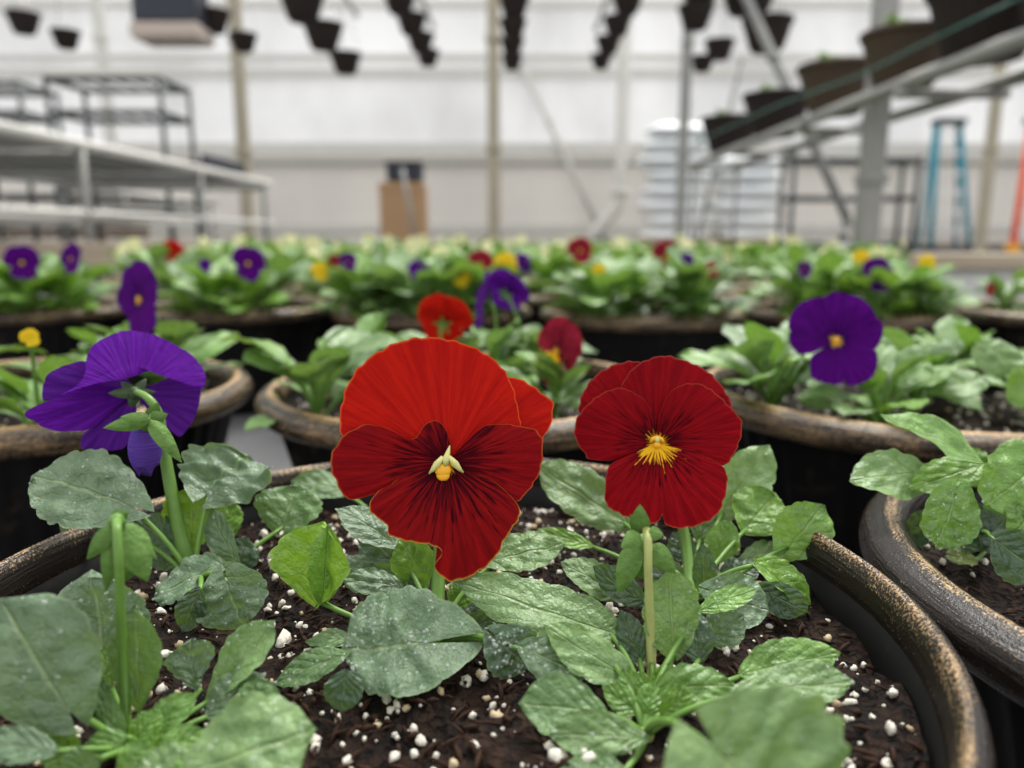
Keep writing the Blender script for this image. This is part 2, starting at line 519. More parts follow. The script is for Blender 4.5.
for ch in POT1.children:
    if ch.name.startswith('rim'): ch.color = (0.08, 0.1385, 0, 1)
# soil + perlite
def soil_disc(x, y, n_r, n_a, label, perl, tiny, fib, rnd, detail):
    root_loc = Vector((x, y, 0))
    b = MB(); vs = []; fs = []
    R = 0.1382 if detail and n_r == 60 else 0.1302
    hh = {}
    def h(px, py):
        return SOIL_Z + 0.003 * math.sin(px * 70 + y * 9) * math.cos(py * 55 + x * 7) + 0.0022 * math.sin(px * 190 + 1) * math.sin(py * 170)
    vs.append((x, y, h(0, 0)))
    for i in range(1, n_r + 1):
        r = R * i / n_r
        for k in range(n_a):
            w = 2 * PI * k / n_a
            a, c = r * math.cos(w), r * math.sin(w)
            vs.append((x + a, y + c, h(a, c) + (rnd.uniform(-1, 1) * 0.0013 if detail else 0)))
    for k in range(n_a):
        fs.append((0, 1 + k, 1 + (k + 1) % n_a))
    for i in range(n_r - 1):
        for k in range(n_a):
            j = (k + 1) % n_a
            fs.append((1 + i * n_a + k, 1 + (i + 1) * n_a + k, 1 + (i + 1) * n_a + j, 1 + i * n_a + j))
    b.add(vs, fs)
    so = b.build('potting_soil', M['soil'], None, root_loc)
    tag(so, label, 'soil', None, 'stuff')
    if perl:
        p = MB()
        for _ in range(perl + tiny):
            r = R * 0.985 * math.sqrt(rnd.random()); w = rnd.uniform(0, 2 * PI)
            a, c = r * math.cos(w), r * math.sin(w)
            big = _ < perl
            s = rnd.uniform(0.0009, 0.0019) * (1.7 if rnd.random() < 0.06 else 1) if big else rnd.uniform(0.0003, 0.0009)
            rot = Euler((rnd.uniform(0, 6), rnd.uniform(0, 6), rnd.uniform(0, 6))).to_matrix()
            n0 = len(p.v)
            p.ball((x + a, y + c, h(a, c) + s * 0.35), (s * rnd.uniform(.8, 1.3), s * rnd.uniform(.7, 1.1), s * rnd.uniform(.5, .9)), 7 if big else 5, 5 if big else 3, 1 if rnd.random() < (0.24 if big else 0.1) else 0, rot)
            if big:
                ctr = Vector((x + a, y + c, h(a, c)))
                for q in range(n0, len(p.v)):
                    d = p.v[q] - ctr
                    p.v[q] = ctr + d * (1 + 0.55 * mnoise.noise(d * (1.3 / s) + Vector((_, 0, 0))) + rnd.uniform(-.1, .1))
        o = p.build('perlite', [M['perlite'], M['perlite_tan']], so, root_loc); o['kind'] = 'stuff'
    if fib:
        p = MB()
        for _ in range(fib):
            r = R * 0.98 * math.sqrt(rnd.random()); w = rnd.uniform(0, 2 * PI)
            a, c = r * math.cos(w), r * math.sin(w)
            L = rnd.uniform(0.002, 0.007); t = rnd.uniform(0, PI)
            d = Vector((math.cos(t), math.sin(t), rnd.uniform(-.3, .45))) * L / 2
            m = Vector((x + a, y + c, h(a, c) + 0.0009))
            rr = rnd.uniform(0.0003, 0.0009)
            p.tube([m - d, m + Vector((0, 0, 0.0004)), m + d], [rr * .6, rr, rr * .5], 0, 5)
        o = p.build('peat_fibres', M['bark'], so, root_loc); o['kind'] = 'stuff'
    return so

rnd = random.Random(5)
soil_disc(*pots['front'], 60, 160, 'dark brown potting soil with white perlite in the front pot', 820, 1300, 1700, rnd, True)
soil_disc(*pots['right'], 40, 120, 'dark potting soil with perlite in the pot at the right edge', 330, 400, 700, rnd, True)
for kname, nm in (('mid', 'the pot behind the large red pansy'), ('midleft', 'the pot behind the nodding purple pansy'), ('midright', 'the pot of the yellow-eyed purple pansy')):
    soil_disc(*pots[kname], 20, 64, 'potting soil dotted with perlite in ' + nm, 420, 0, 0, rnd, True)
for i in range(6):
    soil_disc(*pots[('r3', i)], 8, 40, 'potting soil with perlite in pot of the middle row, under its plants', 160, 0, 0, rnd, False)['group'] = 'soil in the middle row of pots'
far_soil = None
for (x, Y) in far_pots:
    if far_soil is None:
        far_soil = soil_disc(x, Y, 5, 30, 'potting soil hidden under plants in the packed rows behind', 0, 0, 0, rnd, False); far_soil['group'] = 'soil in the packed rows behind'
    else:
        c = far_soil.copy(); COL.objects.link(c); c.location = (x, Y, 0)

# ------------------------------------------------------------------ leaves
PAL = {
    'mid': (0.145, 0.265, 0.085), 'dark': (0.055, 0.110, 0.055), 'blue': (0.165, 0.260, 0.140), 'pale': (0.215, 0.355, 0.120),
    'bright': (0.185, 0.370, 0.040), 'fresh': (0.19, 0.37, 0.07), 'lime': (0.25, 0.46, 0.03), 'yellowish': (0.22, 0.29, 0.06),
}

def blade(L, W, lobe=0.15, fold=0.12, bend=0.25, cren=0.11, ncren=6, wide=0.46, puff=0.03, curl=0.0, twist=0.0, nu=48, nv=18, seed=0, asym=0.0):
    """leaf blade in local axes: x across, y along, z up; returns verts, faces, uvs"""
    rr = random.Random(seed)
    ph = rr.uniform(0, 6); off = Vector((rr.uniform(0, 99), rr.uniform(0, 99), 0))
    tw = twist + rr.uniform(-.25, .25)
    lean = rr.uniform(-.10, .10)
    wl, wr = rr.uniform(.92, 1.06), rr.uniform(.92, 1.06)
    e = math.log(0.5) / math.log(wide)
    vs = []; uvs = []
    for i in range(nu + 1):
        u = 0.35 * i / nu + 0.65 * (0.5 - 0.5 * math.cos(PI * i / nu))
        prof = max(0.0, math.sin(PI * (u ** e)))
        prof = prof ** (0.55 if u > wide else 0.72)           # blunt tip, narrower towards the stalk
        if u < 0.02: prof = max(prof, 0.06)
        for j in range(nv + 1):
            v = -1 + 2 * j / nv
            av = abs(v)
            notch = abs(math.sin(PI * ncren * u + (0.6 if v > 0 else 0) + ph * .1)) ** 0.6   # rounded teeth along the margin
            sc = (1 + cren * (notch - 0.75) * av ** 5) * (wr if v > 0 else wl)
            x = v * W / 2 * prof * sc
            y = L * u
            y -= lobe * L * (av ** 1.6) * (1 - u) ** 3 * 1.4
            y -= 0.06 * L * av ** 2 * u ** 4
            x += lean * L * u * u
            z = abs(x) * math.tan(fold) if fold else 0
            if v > 0 and asym: z += abs(x) * asym
            q = Vector((x / W * 2.6, y / L * 2.6, 0)) + off
            z += W * (puff * 1.9 * mnoise.noise(q * 2.1) + 0.06 * mnoise.noise(q * 0.8)) * min(1, u * 4)
            z += W * 0.05 * av ** 3 * math.sin(u * 7 + ph + (2 if v > 0 else 0))
            z -= curl * W * (av ** 2.5)
            y2, z2 = y, z
            if bend:
                R = L / bend; t = y / R
                y2, z2 = R * math.sin(t), z - R * (1 - math.cos(t))
            if tw:
                a = tw * u; x, z2 = x * math.cos(a) - z2 * math.sin(a), x * math.sin(a) + z2 * math.cos(a)
            vs.append(Vector((x, y2, z2))); uvs.append((j / nv, u))
    fs = []
    for i in range(nu):
        for j in range(nv):
            a = i * (nv + 1) + j
            fs.append((a, a + 1, a + nv + 2, a + nv + 1))
    return vs, fs, uvs

leafcount = 0
def shape_leaf(base, tip, W, Y, dY, n, **kw):
    bl = pix(base[0], base[1], Y)
    px_len = math.hypot(tip[0] - base[0], tip[1] - base[1])
    if dY is None: dY = 0.55 * (base[1] - tip[1]) / px_len
    tp = pix(tip[0], tip[1], Y + dY * px_len * mpp(bl))
    ax = tp - bl; L = ax.length; ax.normalize()
    nn = Vector(n) if n else Vector((0, -0.55, 0.85))
    nn = (nn - ax * nn.dot(ax)).normalized()
    sd = ax.cross(nn).normalized()                  # x axis across the blade
    # real width so that it looks W px wide from where the photo was taken
    los = (bl - Vector((0, 0, EYE))).normalized()
    sw = (sd - los * sd.dot(los))
    al = (ax - los * ax.dot(los))
    perp = sw - al * (sw.dot(al) / max(1e-6, al.dot(al)))
    fs_ = max(0.5, perp.length)
    Wm = W * mpp(bl) / fs_
    kw.setdefault('seed', leafcount)
    vs, fs, uvs = blade(L * 1.03, Wm, **kw)
    # keep the chord on the axis when the blade bends
    end = Vector((0, 0, 0))
    nv = kw.get('nv', 18)
    tipv = vs[-(nv // 2 + 1)]
    ang = math.atan2(tipv.z, tipv.y); k = L / max(1e-6, math.hypot(tipv.y, tipv.z))
    Rm = Matrix.Rotation(-ang, 3, 'X')
    Bm = Matrix((sd, ax, nn)).transposed()
    wv = [bl + Bm @ (Rm @ (Vector((p.x, p.y * k, p.z)))) for p in vs]
    return wv, fs, uvs, bl, ax, L, nv

def hero_leaf(root, crown, base, tip, W, Y, dY=None, n=None, col='mid', drops=0, pet=0.00085, petcol='stem', lift=0.3, stalk=True, **kw):
    """a leaf given by where its base and tip stand in the place"""
    global leafcount
    leafcount += 1
    for _try in range(14):
        wv, fs, uvs, bl, ax, L, nv = shape_leaf(base, tip, W, Y, dY, n, **kw)
        if crown is None or min(p.z for p in wv) > SOIL_Z + 0.002: break
        Y *= 0.975
    mb = MB().add(wv, fs, 0, uvs)
    if crown is not None and stalk:
        cr_ = Vector(crown)
        dist = (bl - cr_).length
        m1 = cr_ + (bl - cr_) * 0.5 + Vector((0, 0, lift * dist * 0.3)) - ax * dist * 0.12
        dn = (wv[nv // 2 + nv + 1] - wv[nv // 2]).cross(wv[nv + 1 + nv // 2 + 1] - wv[nv + 1 + nv // 2]).normalized() * pet * 1.1
        if dn.z < 0: dn = -dn
        mb.tube(bez(cr_, m1, bl + ax * L * 0.03 - dn, 8), [pet * 1.25 - pet * 0.35 * i / 8 for i in range(9)], 1, 7)
    o = mb.build('leaf', [M['leaf'], M[petcol]], root, root.location)
    c = PAL[col]; rr = random.Random(leafcount * 7)
    f = rr.uniform(0.9, 1.1)
    o.color = (c[0] * f, c[1] * f, c[2] * f, 1)
    if drops:
        d = MB(); drops = int(drops * 1.5); nu = kw.get('nu', 48)
        for _ in range(drops):
            i = rr.randrange(2, nu - 2); j = rr.randrange(1, nv - 1)
            q = i * (nv + 1) + j
            t = rr.random(); p = wv[q].lerp(wv[q + 1], t).lerp(wv[q + nv + 1].lerp(wv[q + nv + 2], t), rr.random())
            nrm = (wv[q + 1] - wv[q]).cross(wv[q + nv + 1] - wv[q]).normalized()
            r = rr.choice([0.00016, 0.0002, 0.00024, 0.0003, 0.0004, 0.00055])
            rot = nrm.to_track_quat('Z', 'Y').to_matrix()
            d.ball(p + nrm * r * 0.15, (r, r * rr.uniform(.8, 1.2), r * 0.6), 8, 6, 0, rot)
        w = d.build('water_droplets', M['water'], o, root.location); w['kind'] = 'stuff'
    return o

def crown_at(px, py):
    """point on the soil of the front or right pot under a photo pixel"""
    lo, hi = 0.05, 2.0
    for _ in range(50):
        m = (lo + hi) / 2
        if pix(px, py, m).z > SOIL_Z + 0.001: lo = m
        else: hi = m
    return pix(px, py, lo)

def plant(name, crown, label, group=None):
    return empty(name, crown, label, 'pansy plant', group)

# ------------------------------------------------------------------ flowers
def cat(pts, n):
    """smooth open outline through pts"""
    out = []
    P = [pts[0]] + list(pts) + [pts[-1]]
    segs = len(P) - 3
    for s in range(segs):
        p0, p1, p2, p3 = P[s:s + 4]
        for i in range(n):
            t = i / n
            out.append(tuple(0.5 * ((2 * p1[k]) + (-p0[k] + p2[k]) * t + (2 * p0[k] - 5 * p1[k] + 4 * p2[k] - p3[k]) * t * t + (-p0[k] + 3 * p1[k] - 3 * p2[k] + p3[k]) * t ** 3) for k in (0, 1)))
    out.append(tuple(pts[-1]))
    return out

def petal_mesh(outline, layer, cup, ruf, seed, rings=14, sub=5, edge_w=0.0, bendf=None, apex=(0, 0)):
    """outline: points (flower radius = 1, centre at 0,0) from one side of the claw round to the other"""
    rr = random.Random(seed)
    ol = cat(outline, sub)
    n = len(ol)
    p1, p2, p3 = rr.uniform(0, 6), rr.uniform(0, 6), rr.uniform(0, 6)
    vs = []; uv = []; uv2 = []
    for i in range(rings + 1):
        t = i / rings
        tt = t ** 0.85
        for k, (x, y) in enumerate(ol):
            a = math.atan2(y, x)
            R = math.hypot(x, y)
            # fine ruffle of the margin
            rip = 1 + edge_w * (math.sin(a * 37 + p1) * 0.5 + math.sin(a * 61 + p2) * 0.35) * t ** 6
            px, py = apex[0] + (x * rip - apex[0]) * tt, apex[1] + (y * rip - apex[1]) * tt
            r = math.hypot(px, py)
            s = k / (n - 1)
            z = layer * (0.35 + 0.65 * min(1, r * 3)) + cup * r * r
            z += ruf * t ** 2.2 * (math.sin(s * 11 + p1) + 0.6 * math.sin(s * 23 + p2) + 0.3 * math.sin(s * 41 + p3))
            z += 0.02 * math.sin(s * PI) * math.sin(t * PI)
            if bendf: z += bendf(px, py, r, s)
            vs.append(Vector((px, py, z))); uv.append((s, t)); uv2.append((r, math.atan2(py, px) if apex != (0, 0) else a))
    fs = []
    for i in range(rings):
        for k in range(n - 1):
            q = i * n + k
            fs.append((q, q + 1, q + n + 1, q + n))
    return vs, fs, uv, uv2

def frame(nrm, up=Vector((0, 0, 1)), roll=0.0):
    en = Vector(nrm).normalized()
    ex = up.cross(en).normalized(); ey = en.cross(ex)
    m = Matrix((ex, ey, en)).transposed()
    return m @ Matrix.Rotation(roll, 3, 'Z')

def px_outline(pts, scale, org, ctr, rad):
    """crop pixels -> flower units"""
    return [((org[0] + x / scale - ctr[0]) / rad, -(org[1] + y / scale - ctr[1]) / rad) for x, y in pts]

# petal shapes shared by the smaller pansies (drawn in flower units)
RED2 = dict(scale=3.84, org=(560, 340), ctr=(657, 443), rad=82)
RED2_PETALS = [
    ('back', [(340, 330), (250, 330), (130, 320), (72, 290), (70, 240), (95, 180), (150, 120), (230, 85), (300, 80), (345, 120), (372, 300)], -0.16, 0.02, 0.018),
    ('top', [(350, 330), (240, 230), (235, 170), (290, 95), (380, 57), (450, 65), (540, 100), (600, 150), (640, 210), (655, 255), (640, 320), (560, 360), (400, 370)], -0.09, 0.02, 0.018),
    ('left', [(368, 392), (366, 350), (365, 300), (330, 240), (290, 210), (230, 187), (160, 210), (100, 260), (60, 320), (60, 390), (100, 450), (120, 468), (200, 470), (250, 452), (320, 425), (362, 404)], -0.02, 0.05, 0.014),
    ('right', [(372, 404), (430, 418), (500, 435), (560, 450), (618, 472), (650, 440), (680, 370), (682, 300), (640, 250), (590, 200), (530, 165), (460, 170), (410, 210), (378, 290), (372, 350), (372, 392)], 0.0, 0.05, 0.014),
    ('low', [(352, 400), (320, 425), (270, 445), (210, 475), (185, 510), (180, 600), (190, 640), (240, 670), (300, 690), (350, 700), (385, 690), (397, 662), (410, 698), (450, 712), (520, 700), (590, 660), (620, 600), (632, 530), (620, 480), (560, 442), (500, 428), (430, 413), (388, 400)], 0.06, 0.05, 0.02),
]
GEN = [(nm, px_outline(p, **RED2), a, b, c) for nm, p, a, b, c in RED2_PETALS]

def make_flower(root, O, nrm, rad, petals, mats, seed=1, roll=0.0, rings=14, sub=5, detail=True, stem_from=None, edge_w=0.012, sq=(1, 1), stem_r=0.0013, eye=True, ctrl=None):
    O = Vector(O); Fm = frame(nrm, roll=roll); org = root.location
    T = lambda p: O + Fm @ Vector((p.x * rad * sq[0], p.y * rad * sq[1], p.z * rad))
    if stem_from is not None:
        en = Fm @ Vector((0, 0, 1))
        back = O - en * rad * 0.22
        c2 = ctrl if ctrl is not None else Vector((back.x * .6 + stem_from[0] * .4, back.y * .6 + stem_from[1] * .4, back.z + rad * 0.15)) - en * rad * 0.35
        MB().tube(bez(stem_from, c2, back, 14), [stem_r * (1.15 - 0.3 * i / 14) for i in range(15)], 0, 8).build('stem', M['stem'], root, org)
    if detail:
        b = MB()
        for q in range(5):                                   # green calyx behind the petals
            w = 2 * PI * q / 5 + 0.3
            d = Vector((math.cos(w), math.sin(w), 0)); s = Vector((-d.y, d.x, 0))
            pts = []
            for t, wd in ((0, .05), (.12, .075), (.25, .06), (.38, .004)):
                for k in (-1, 0, 1):
                    pts.append(T(d * t + s * (wd * k) + Vector((0, 0, -0.21 - 0.03 * abs(k) - t * 0.12))))
            b.add(pts, [(r * 3 + k, r * 3 + k + 1, r * 3 + k + 4, r * 3 + k + 3) for r in range(3) for k in (0, 1)])
        b.ball(T(Vector((0, 0, -0.20))), rad * 0.07, 8, 6)
        fl = b.build('flower', M['sepal'], root, org)
        for i, (nm, ol, layer, cup, ruf) in enumerate(petals):
            vs, fs, uv, uv2 = petal_mesh(ol, layer, cup, ruf, seed * 10 + i, rings, sub, edge_w)
            m = mats[0] if nm in ('back', 'top') else mats[-1] if nm == 'low' else mats[1]
            MB().add([T(p) for p in vs], fs, 0, uv, uv2).build('petal', m, fl, org)
        if eye:
            e = MB()
            e.ball(T(Vector((0, 0.035, 0.04))), (rad * 0.036, rad * 0.036, rad * 0.04), 10, 8, 0)
            for sx in (-1, 1): e.tube([T(Vector((0, .085, .03))), T(Vector((sx * .05, .05, .05))), T(Vector((sx * .085, .0, .04)))], [rad * .012, rad * .026, rad * .01], 1, 8)
            e.ball(T(Vector((0, -0.03, 0.035))), (rad * 0.05, rad * 0.03, rad * 0.045), 10, 8, 1)
            e.build('flower_eye', [M['throat'], M['eye']], fl, org)
        return fl
    b = MB(); ml = [mats[0], mats[1], M['eye']]
    for i, (nm, ol, layer, cup, ruf) in enumerate(petals):
        vs, fs, uv, uv2 = petal_mesh(ol, layer, cup, ruf, seed * 10 + i, rings, sub, 0)
        b.add([T(p) for p in vs], fs, 0 if nm in ('back', 'top') else 1, uv, uv2)
    if eye: b.ball(T(Vector((0, 0, 0.06))), rad * 0.09, 6, 5, 2)
    return b.build('flower', ml, root, org)

def to_cam(p): return (Vector((0, 0, EYE)) - Vector(p)).normalized()

def sepal(mb, a, tip, w, n, mat=0, bulge=0.25):
    """pointed green sepal from a to tip"""
    a, tip, n = Vector(a), Vector(tip), Vector(n)
    ax = (tip - a); L = ax.length; ax.normalize()
    n = (n - ax * n.dot(ax)).normalized(); s = ax.cross(n)
    pts = []; N = 8
    for i in range(N + 1):
        t = i / N
        wd = w * (math.sin(PI * (t ** 0.65)) ** 0.8 * 0.95 + 0.12 * (1 - t))
        for k in (-1, -.5, 0, .5, 1):
            pts.append(a + ax * L * t + s * (wd / 2 * k) + n * (bulge * L * math.sin(PI * t) * 0.5 - abs(k) * wd * 0.18))
    mb.add(pts, [(r * 5 + k, r * 5 + k + 1, r * 5 + k + 6, r * 5 + k + 5) for r in range(N) for k in range(4)], mat)

# ================================================================== FRONT POT
CAMV = (0, -1, 0.35)
UPV = (0, -0.25, 1)

# ---- plant with the nodding purple pansy
P1 = crown_at(196, 588)
r1 = plant('pansy_plant', P1, 'pansy plant with nodding purple flower seen from behind, at left of front pot')
H = lambda *a, **k: hero_leaf(r1, P1, *a, **k)
H((133, 507), (32, 474), 82, .262, dY=.15, n=(0.1, -.75, .75), col='blue', drops=46, lobe=.14, wide=.5, puff=.05, bend=.35, ncren=8)
H((96, 526), (66, 552), 46, .275, n=CAMV, col='dark', lobe=.2, wide=.5)  # dark tint holds the shade below the broad leaf
H((208, 494), (247, 454), 98, .272, dY=.9, n=(0, -.5, 1), col='blue', drops=24, lobe=.2, wide=.55, bend=.3, puff=.05)
H((190, 552), (195, 486), 56, .272, dY=.2, n=(0.35, -1, .1), col='lime', fold=.2, lobe=.05, wide=.6, bend=-.3)  # lime tint includes light shining through the blade
H((238, 562), (206, 510), 30, .262, n=(-.3, -.8, .4), col='blue', drops=10, lobe=.05, wide=.55)
H((222, 565), (151, 593), 40, .255, dY=-.2, n=(0, -.5, .9), col='blue', drops=20, lobe=.05, wide=.5, puff=.05)
H((227, 582), (243, 630), 76, .255, dY=-.3, n=(0, -.9, .5), col='blue', drops=14, lobe=.3, wide=.45, puff=.04)
H((172, 548), (140, 516), 40, .268, n=CAMV, col='dark', lobe=.1)  # dark tint puts the shade between leaves into the colour
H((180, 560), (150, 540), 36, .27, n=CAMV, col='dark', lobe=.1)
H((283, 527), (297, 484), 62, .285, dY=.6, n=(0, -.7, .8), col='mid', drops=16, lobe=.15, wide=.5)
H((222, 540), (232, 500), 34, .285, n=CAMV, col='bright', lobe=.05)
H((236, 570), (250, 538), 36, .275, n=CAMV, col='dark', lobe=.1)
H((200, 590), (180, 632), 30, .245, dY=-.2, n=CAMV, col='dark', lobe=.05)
H((190, 600), (215, 615), 26, .25, n=CAMV, col='dark', lobe=.05)

# nodding purple flower
oc = (135, 392); frad = 72
POUT = dict(scale=3.34, org=(30, 250), ctr=oc, rad=frad)
fo = pix(oc[0], oc[1], .288)
fn = to_cam(fo)
fr_m = frad * mpp(fo)
hood = lambda x, y, r, t: .62 * (1 - min(1, max(0, (y - .0) / .95)) ** 1.0) - .25
NOD = [
    ('violet', [(330, 470), (215, 445), (120, 472), (80, 475), (85, 430), (105, 390), (160, 365), (215, 360), (280, 400), (340, 440)], -.34, .05, .03, None, (0, 0)),
    ('purple', [(140, 466), (170, 450), (200, 425), (214, 395), (218, 355), (240, 310), (290, 280), (340, 265), (400, 275), (450, 300), (500, 335), (540, 370), (568, 430), (556, 478), (520, 470), (480, 440), (440, 400), (400, 408), (330, 428), (250, 436), (190, 450), (140, 466)], .0, .0, .02, hood, (340, 380)),
    ('violet', [(365, 480), (430, 445), (500, 430), (560, 440), (552, 520), (530, 580), (500, 620), (475, 640), (440, 605), (400, 560), (372, 520)], -.26, .12, .02, None, (0, 0)),
    ('purple', [(300, 470), (250, 438), (200, 444), (50, 505), (70, 545), (110, 575), (160, 583), (210, 582), (260, 545), (290, 510), (305, 490)], -.2, .34, .02, None, (0, 0)),
    ('violet', [(345, 500), (290, 530), (230, 575), (185, 600), (176, 640), (200, 652), (250, 662), (300, 660), (325, 620), (350, 540)], -.3, .1, .02, None, (0, 0)),
]
Fm = frame(fn)
T1 = lambda p: fo + Fm @ (Vector(p) * fr_m)
cb = MB()
cxy = lambda x, y, z: Vector(((30 + x / 3.34 - oc[0]) / frad, -(250 + y / 3.34 - oc[1]) / frad, z))
for tip_, w_ in (((250, 470), .20), ((300, 425), .18), ((400, 420), .18), ((430, 480), .16), ((330, 540), .2)):
    sepal(cb, T1(cxy(350, 478, .12)), T1(cxy(350 + (tip_[0] - 350) * .8, 478 + (tip_[1] - 478) * .8, .0)), w_ * fr_m * .7, fn)
cb.ball(T1(cxy(350, 478, .1)), fr_m * .09, 10, 8)
cb.ball(T1(cxy(352, 470, .16)), (fr_m * .06, fr_m * .06, fr_m * .11), 10, 8, 0, Fm)
fl1 = cb.build('flower', M['calyx'], r1, P1)
for i, (mt, pts, layer, cup, ruf, bf, apx) in enumerate(NOD):
    apx = px_outline([apx], **POUT)[0] if apx != (0, 0) else (0, 0)
    vs, fs, uv, uv2 = petal_mesh(px_outline(pts, **POUT), layer, cup, ruf, 300 + i, 16, 6, .008, bf, apx)
    MB().add([T1(p) for p in vs], fs, 0, uv, uv2).build('petal', M[mt], fl1, P1)
hook = T1(cxy(352, 474, .22))
top_ = pix(160, 420, .279)
MB().tube([P1] + bez(P1.lerp(pix(172, 510, .275), .6), pix(168, 480, .275), top_, 8) + bez(top_, pix(154, 396, .274), hook, 8)[1:],
          [.0030] + [.0026 - .0014 * i / 16 for i in range(17)], 0, 9).build('stem', M['stem'], r1, P1)
# purple bud hanging on its own stalk
bt = pix(144, 425, .266); bb = pix(146, 472, .266); bm = mpp(bt)
bud = MB()
N = 14; SEG = 20; vs = []; fs = []; uv = []
for i in range(N + 1):
    t = i / N
    c = bt.lerp(bb, t)
    rr_ = bm * (9 + 9 * math.sin(PI * (t * .8 + .05)) - 4 * t)
    if t > .92: rr_ *= .75
    for k in range(SEG):
        w = 2 * PI * k / SEG + t * 1.1
        q = rr_ * (1 + .06 * math.sin(4 * w) * t)
        vs.append(c + Vector((math.cos(w) * q, math.sin(w) * q * .85, .0015 * math.sin(3 * w) * (t > .9)))); uv.append((k / SEG, t))
for i in range(N):
    for k in range(SEG):
        j = (k + 1) % SEG; fs.append((i * SEG + k, i * SEG + j, (i + 1) * SEG + j, (i + 1) * SEG + k))
fs.append(tuple(N * SEG + k for k in range(SEG)))
bud.add(vs, fs, 0, uv, [(a * 1, b * 6) for a, b in uv])
budo = bud.build('flower_bud', M['bud'], r1, P1)
sb = MB()
at_ = pix(147, 424, .264)
for tip_, w_, dy_ in (((103, 428), 15, -.004), ((120, 417), 13, -.008), ((168, 414), 14, -.002), ((182, 463), 16, -.006), ((158, 402), 14, .004)):
    sepal(sb, pix(150, 420, .264 + dy_), pix(tip_[0], tip_[1], .262 + dy_), w_ * bm, to_cam(at_))
sb.ball(at_, bm * 8, 10, 8)
sb.build('sepals', M['sepal'], budo, P1)
MB().tube(bez(top_, pix(158, 404, .266), at_, 8), .0011, 0, 8).build('bud_stalk', M['stem'], budo, P1)

# ---- plant with the large red pansy
P3 = crown_at(436, 645)
r3 = plant('pansy_plant', P3, 'pansy plant carrying the large bright red flower, centre of the front pot')
H = lambda *a, **k: hero_leaf(r3, P3, *a, **k)
H((426, 643), (341, 656), 112, .208, dY=-.1, n=(0.1, -.65, .8), col='blue', drops=150, lobe=.5, wide=.45, puff=.05, cren=.07, ncren=9, nu=60, nv=24, bend=.25)
H((346, 654), (273, 683), 30, .205, stalk=False, dY=-.1, n=(0, -.5, .9), col='mid', drops=14, lobe=.05, wide=.5)
H((346, 672), (343, 713), 38, .200, stalk=False, dY=-.3, n=CAMV, col='dark', lobe=.05)
H((397, 546), (336, 507), 34, .255, dY=.2, n=(.1, -.5, .9), col='blue', drops=24, lobe=.05, wide=.5)
H((373, 573), (333, 562), 26, .25, dY=.0, n=(0, -.5, .9), col='blue', drops=10, lobe=.05)
H((400, 588), (341, 577), 24, .24, dY=.0, n=(0, -.4, .9), col='blue', drops=16, lobe=.05, puff=.06)
H((425, 588), (402, 536), 42, .245, dY=.1, n=(.4, -1, .3), col='bright', lobe=.05, wide=.55)
H((346, 492), (291, 480), 28, .335, dY=.0, n=(0, -.5, .9), col='mid', lobe=.05)
H((330, 535), (262, 560), 0.1, .24, col='dark') if False else None
H((317, 604), (322, 520), 66, .232, dY=.15, n=(-.55, -.8, .2), col='lime', fold=.42, lobe=.05, wide=.55, cren=.07, bend=-.2)
H((322, 604), (331, 524), 36, .228, dY=.1, n=(.5, -.9, .25), col='bright', lobe=.02, wide=.5, fold=.1)
H((470, 640), (452, 622), 28, .225, n=CAMV, col='dark', lobe=.1)
H((492, 560), (567, 548), 38, .245, dY=.0, n=(0, -.5, .9), col='pale', drops=24, lobe=.15, wide=.5, puff=.05)
H((498, 640), (528, 671), 58, .222, dY=-.2, n=(0, -.8, .6), col='dark', drops=60, lobe=.3, wide=.5, puff=.05)
H((525, 648), (588, 682), 46, .23, dY=-.1, n=(0, -.6, .8), col='blue', drops=24, lobe=.1, wide=.5)
H((440, 620), (395, 600), 24, .235, n=CAMV, col='bright', lobe=.05)
H((350, 640), (305, 640), 18, .232, n=UPV, col='mid', lobe=.05)
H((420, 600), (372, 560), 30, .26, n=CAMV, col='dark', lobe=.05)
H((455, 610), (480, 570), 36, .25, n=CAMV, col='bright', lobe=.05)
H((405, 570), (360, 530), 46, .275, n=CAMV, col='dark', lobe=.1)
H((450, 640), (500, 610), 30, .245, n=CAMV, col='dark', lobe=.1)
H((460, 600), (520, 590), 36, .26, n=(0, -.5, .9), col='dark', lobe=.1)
BIG = dict(scale=2.844, org=(320, 320), ctr=(447, 462), rad=112)
BIG_PETALS = [
    ('back', [(380, 370), (440, 260), (520, 160), (560, 160), (600, 175), (640, 205), (676, 236), (672, 290), (652, 330), (628, 362), (540, 380)], -0.15, 0.0, 0.012),
    ('top', [(350, 400), (200, 400), (100, 370), (70, 330), (61, 270), (85, 180), (140, 110), (230, 60), (330, 47), (430, 70), (510, 120), (550, 180), (568, 250), (572, 320), (520, 370), (395, 400)], -0.09, 0.10, 0.014),
    ('left', [(368, 405), (372, 370), (362, 318), (335, 286), (300, 296), (270, 335), (235, 325), (200, 308), (165, 297), (130, 295), (75, 325), (40, 385), (50, 440), (75, 490), (95, 502), (160, 487), (220, 465), (300, 427), (355, 412)], -0.01, 0.10, 0.016),
    ('right', [(372, 412), (400, 430), (440, 440), (500, 462), (548, 508), (562, 518), (600, 480), (627, 430), (634, 355), (618, 322), (590, 312), (530, 300), (470, 305), (420, 345), (388, 380), (372, 400)], 0.0, 0.08, 0.016),
    ('low', [(345, 408), (300, 425), (260, 445), (225, 448), (205, 462), (170, 480), (145, 515), (158, 545), (190, 570), (200, 600), (250, 618), (320, 632), (344, 655), (322, 690), (345, 720), (380, 732), (440, 712), (490, 672), (520, 620), (563, 555), (545, 512), (490, 460), (440, 440), (385, 415)], 0.07, 0.06, 0.028),
]
bo = pix(447, 462, .232)
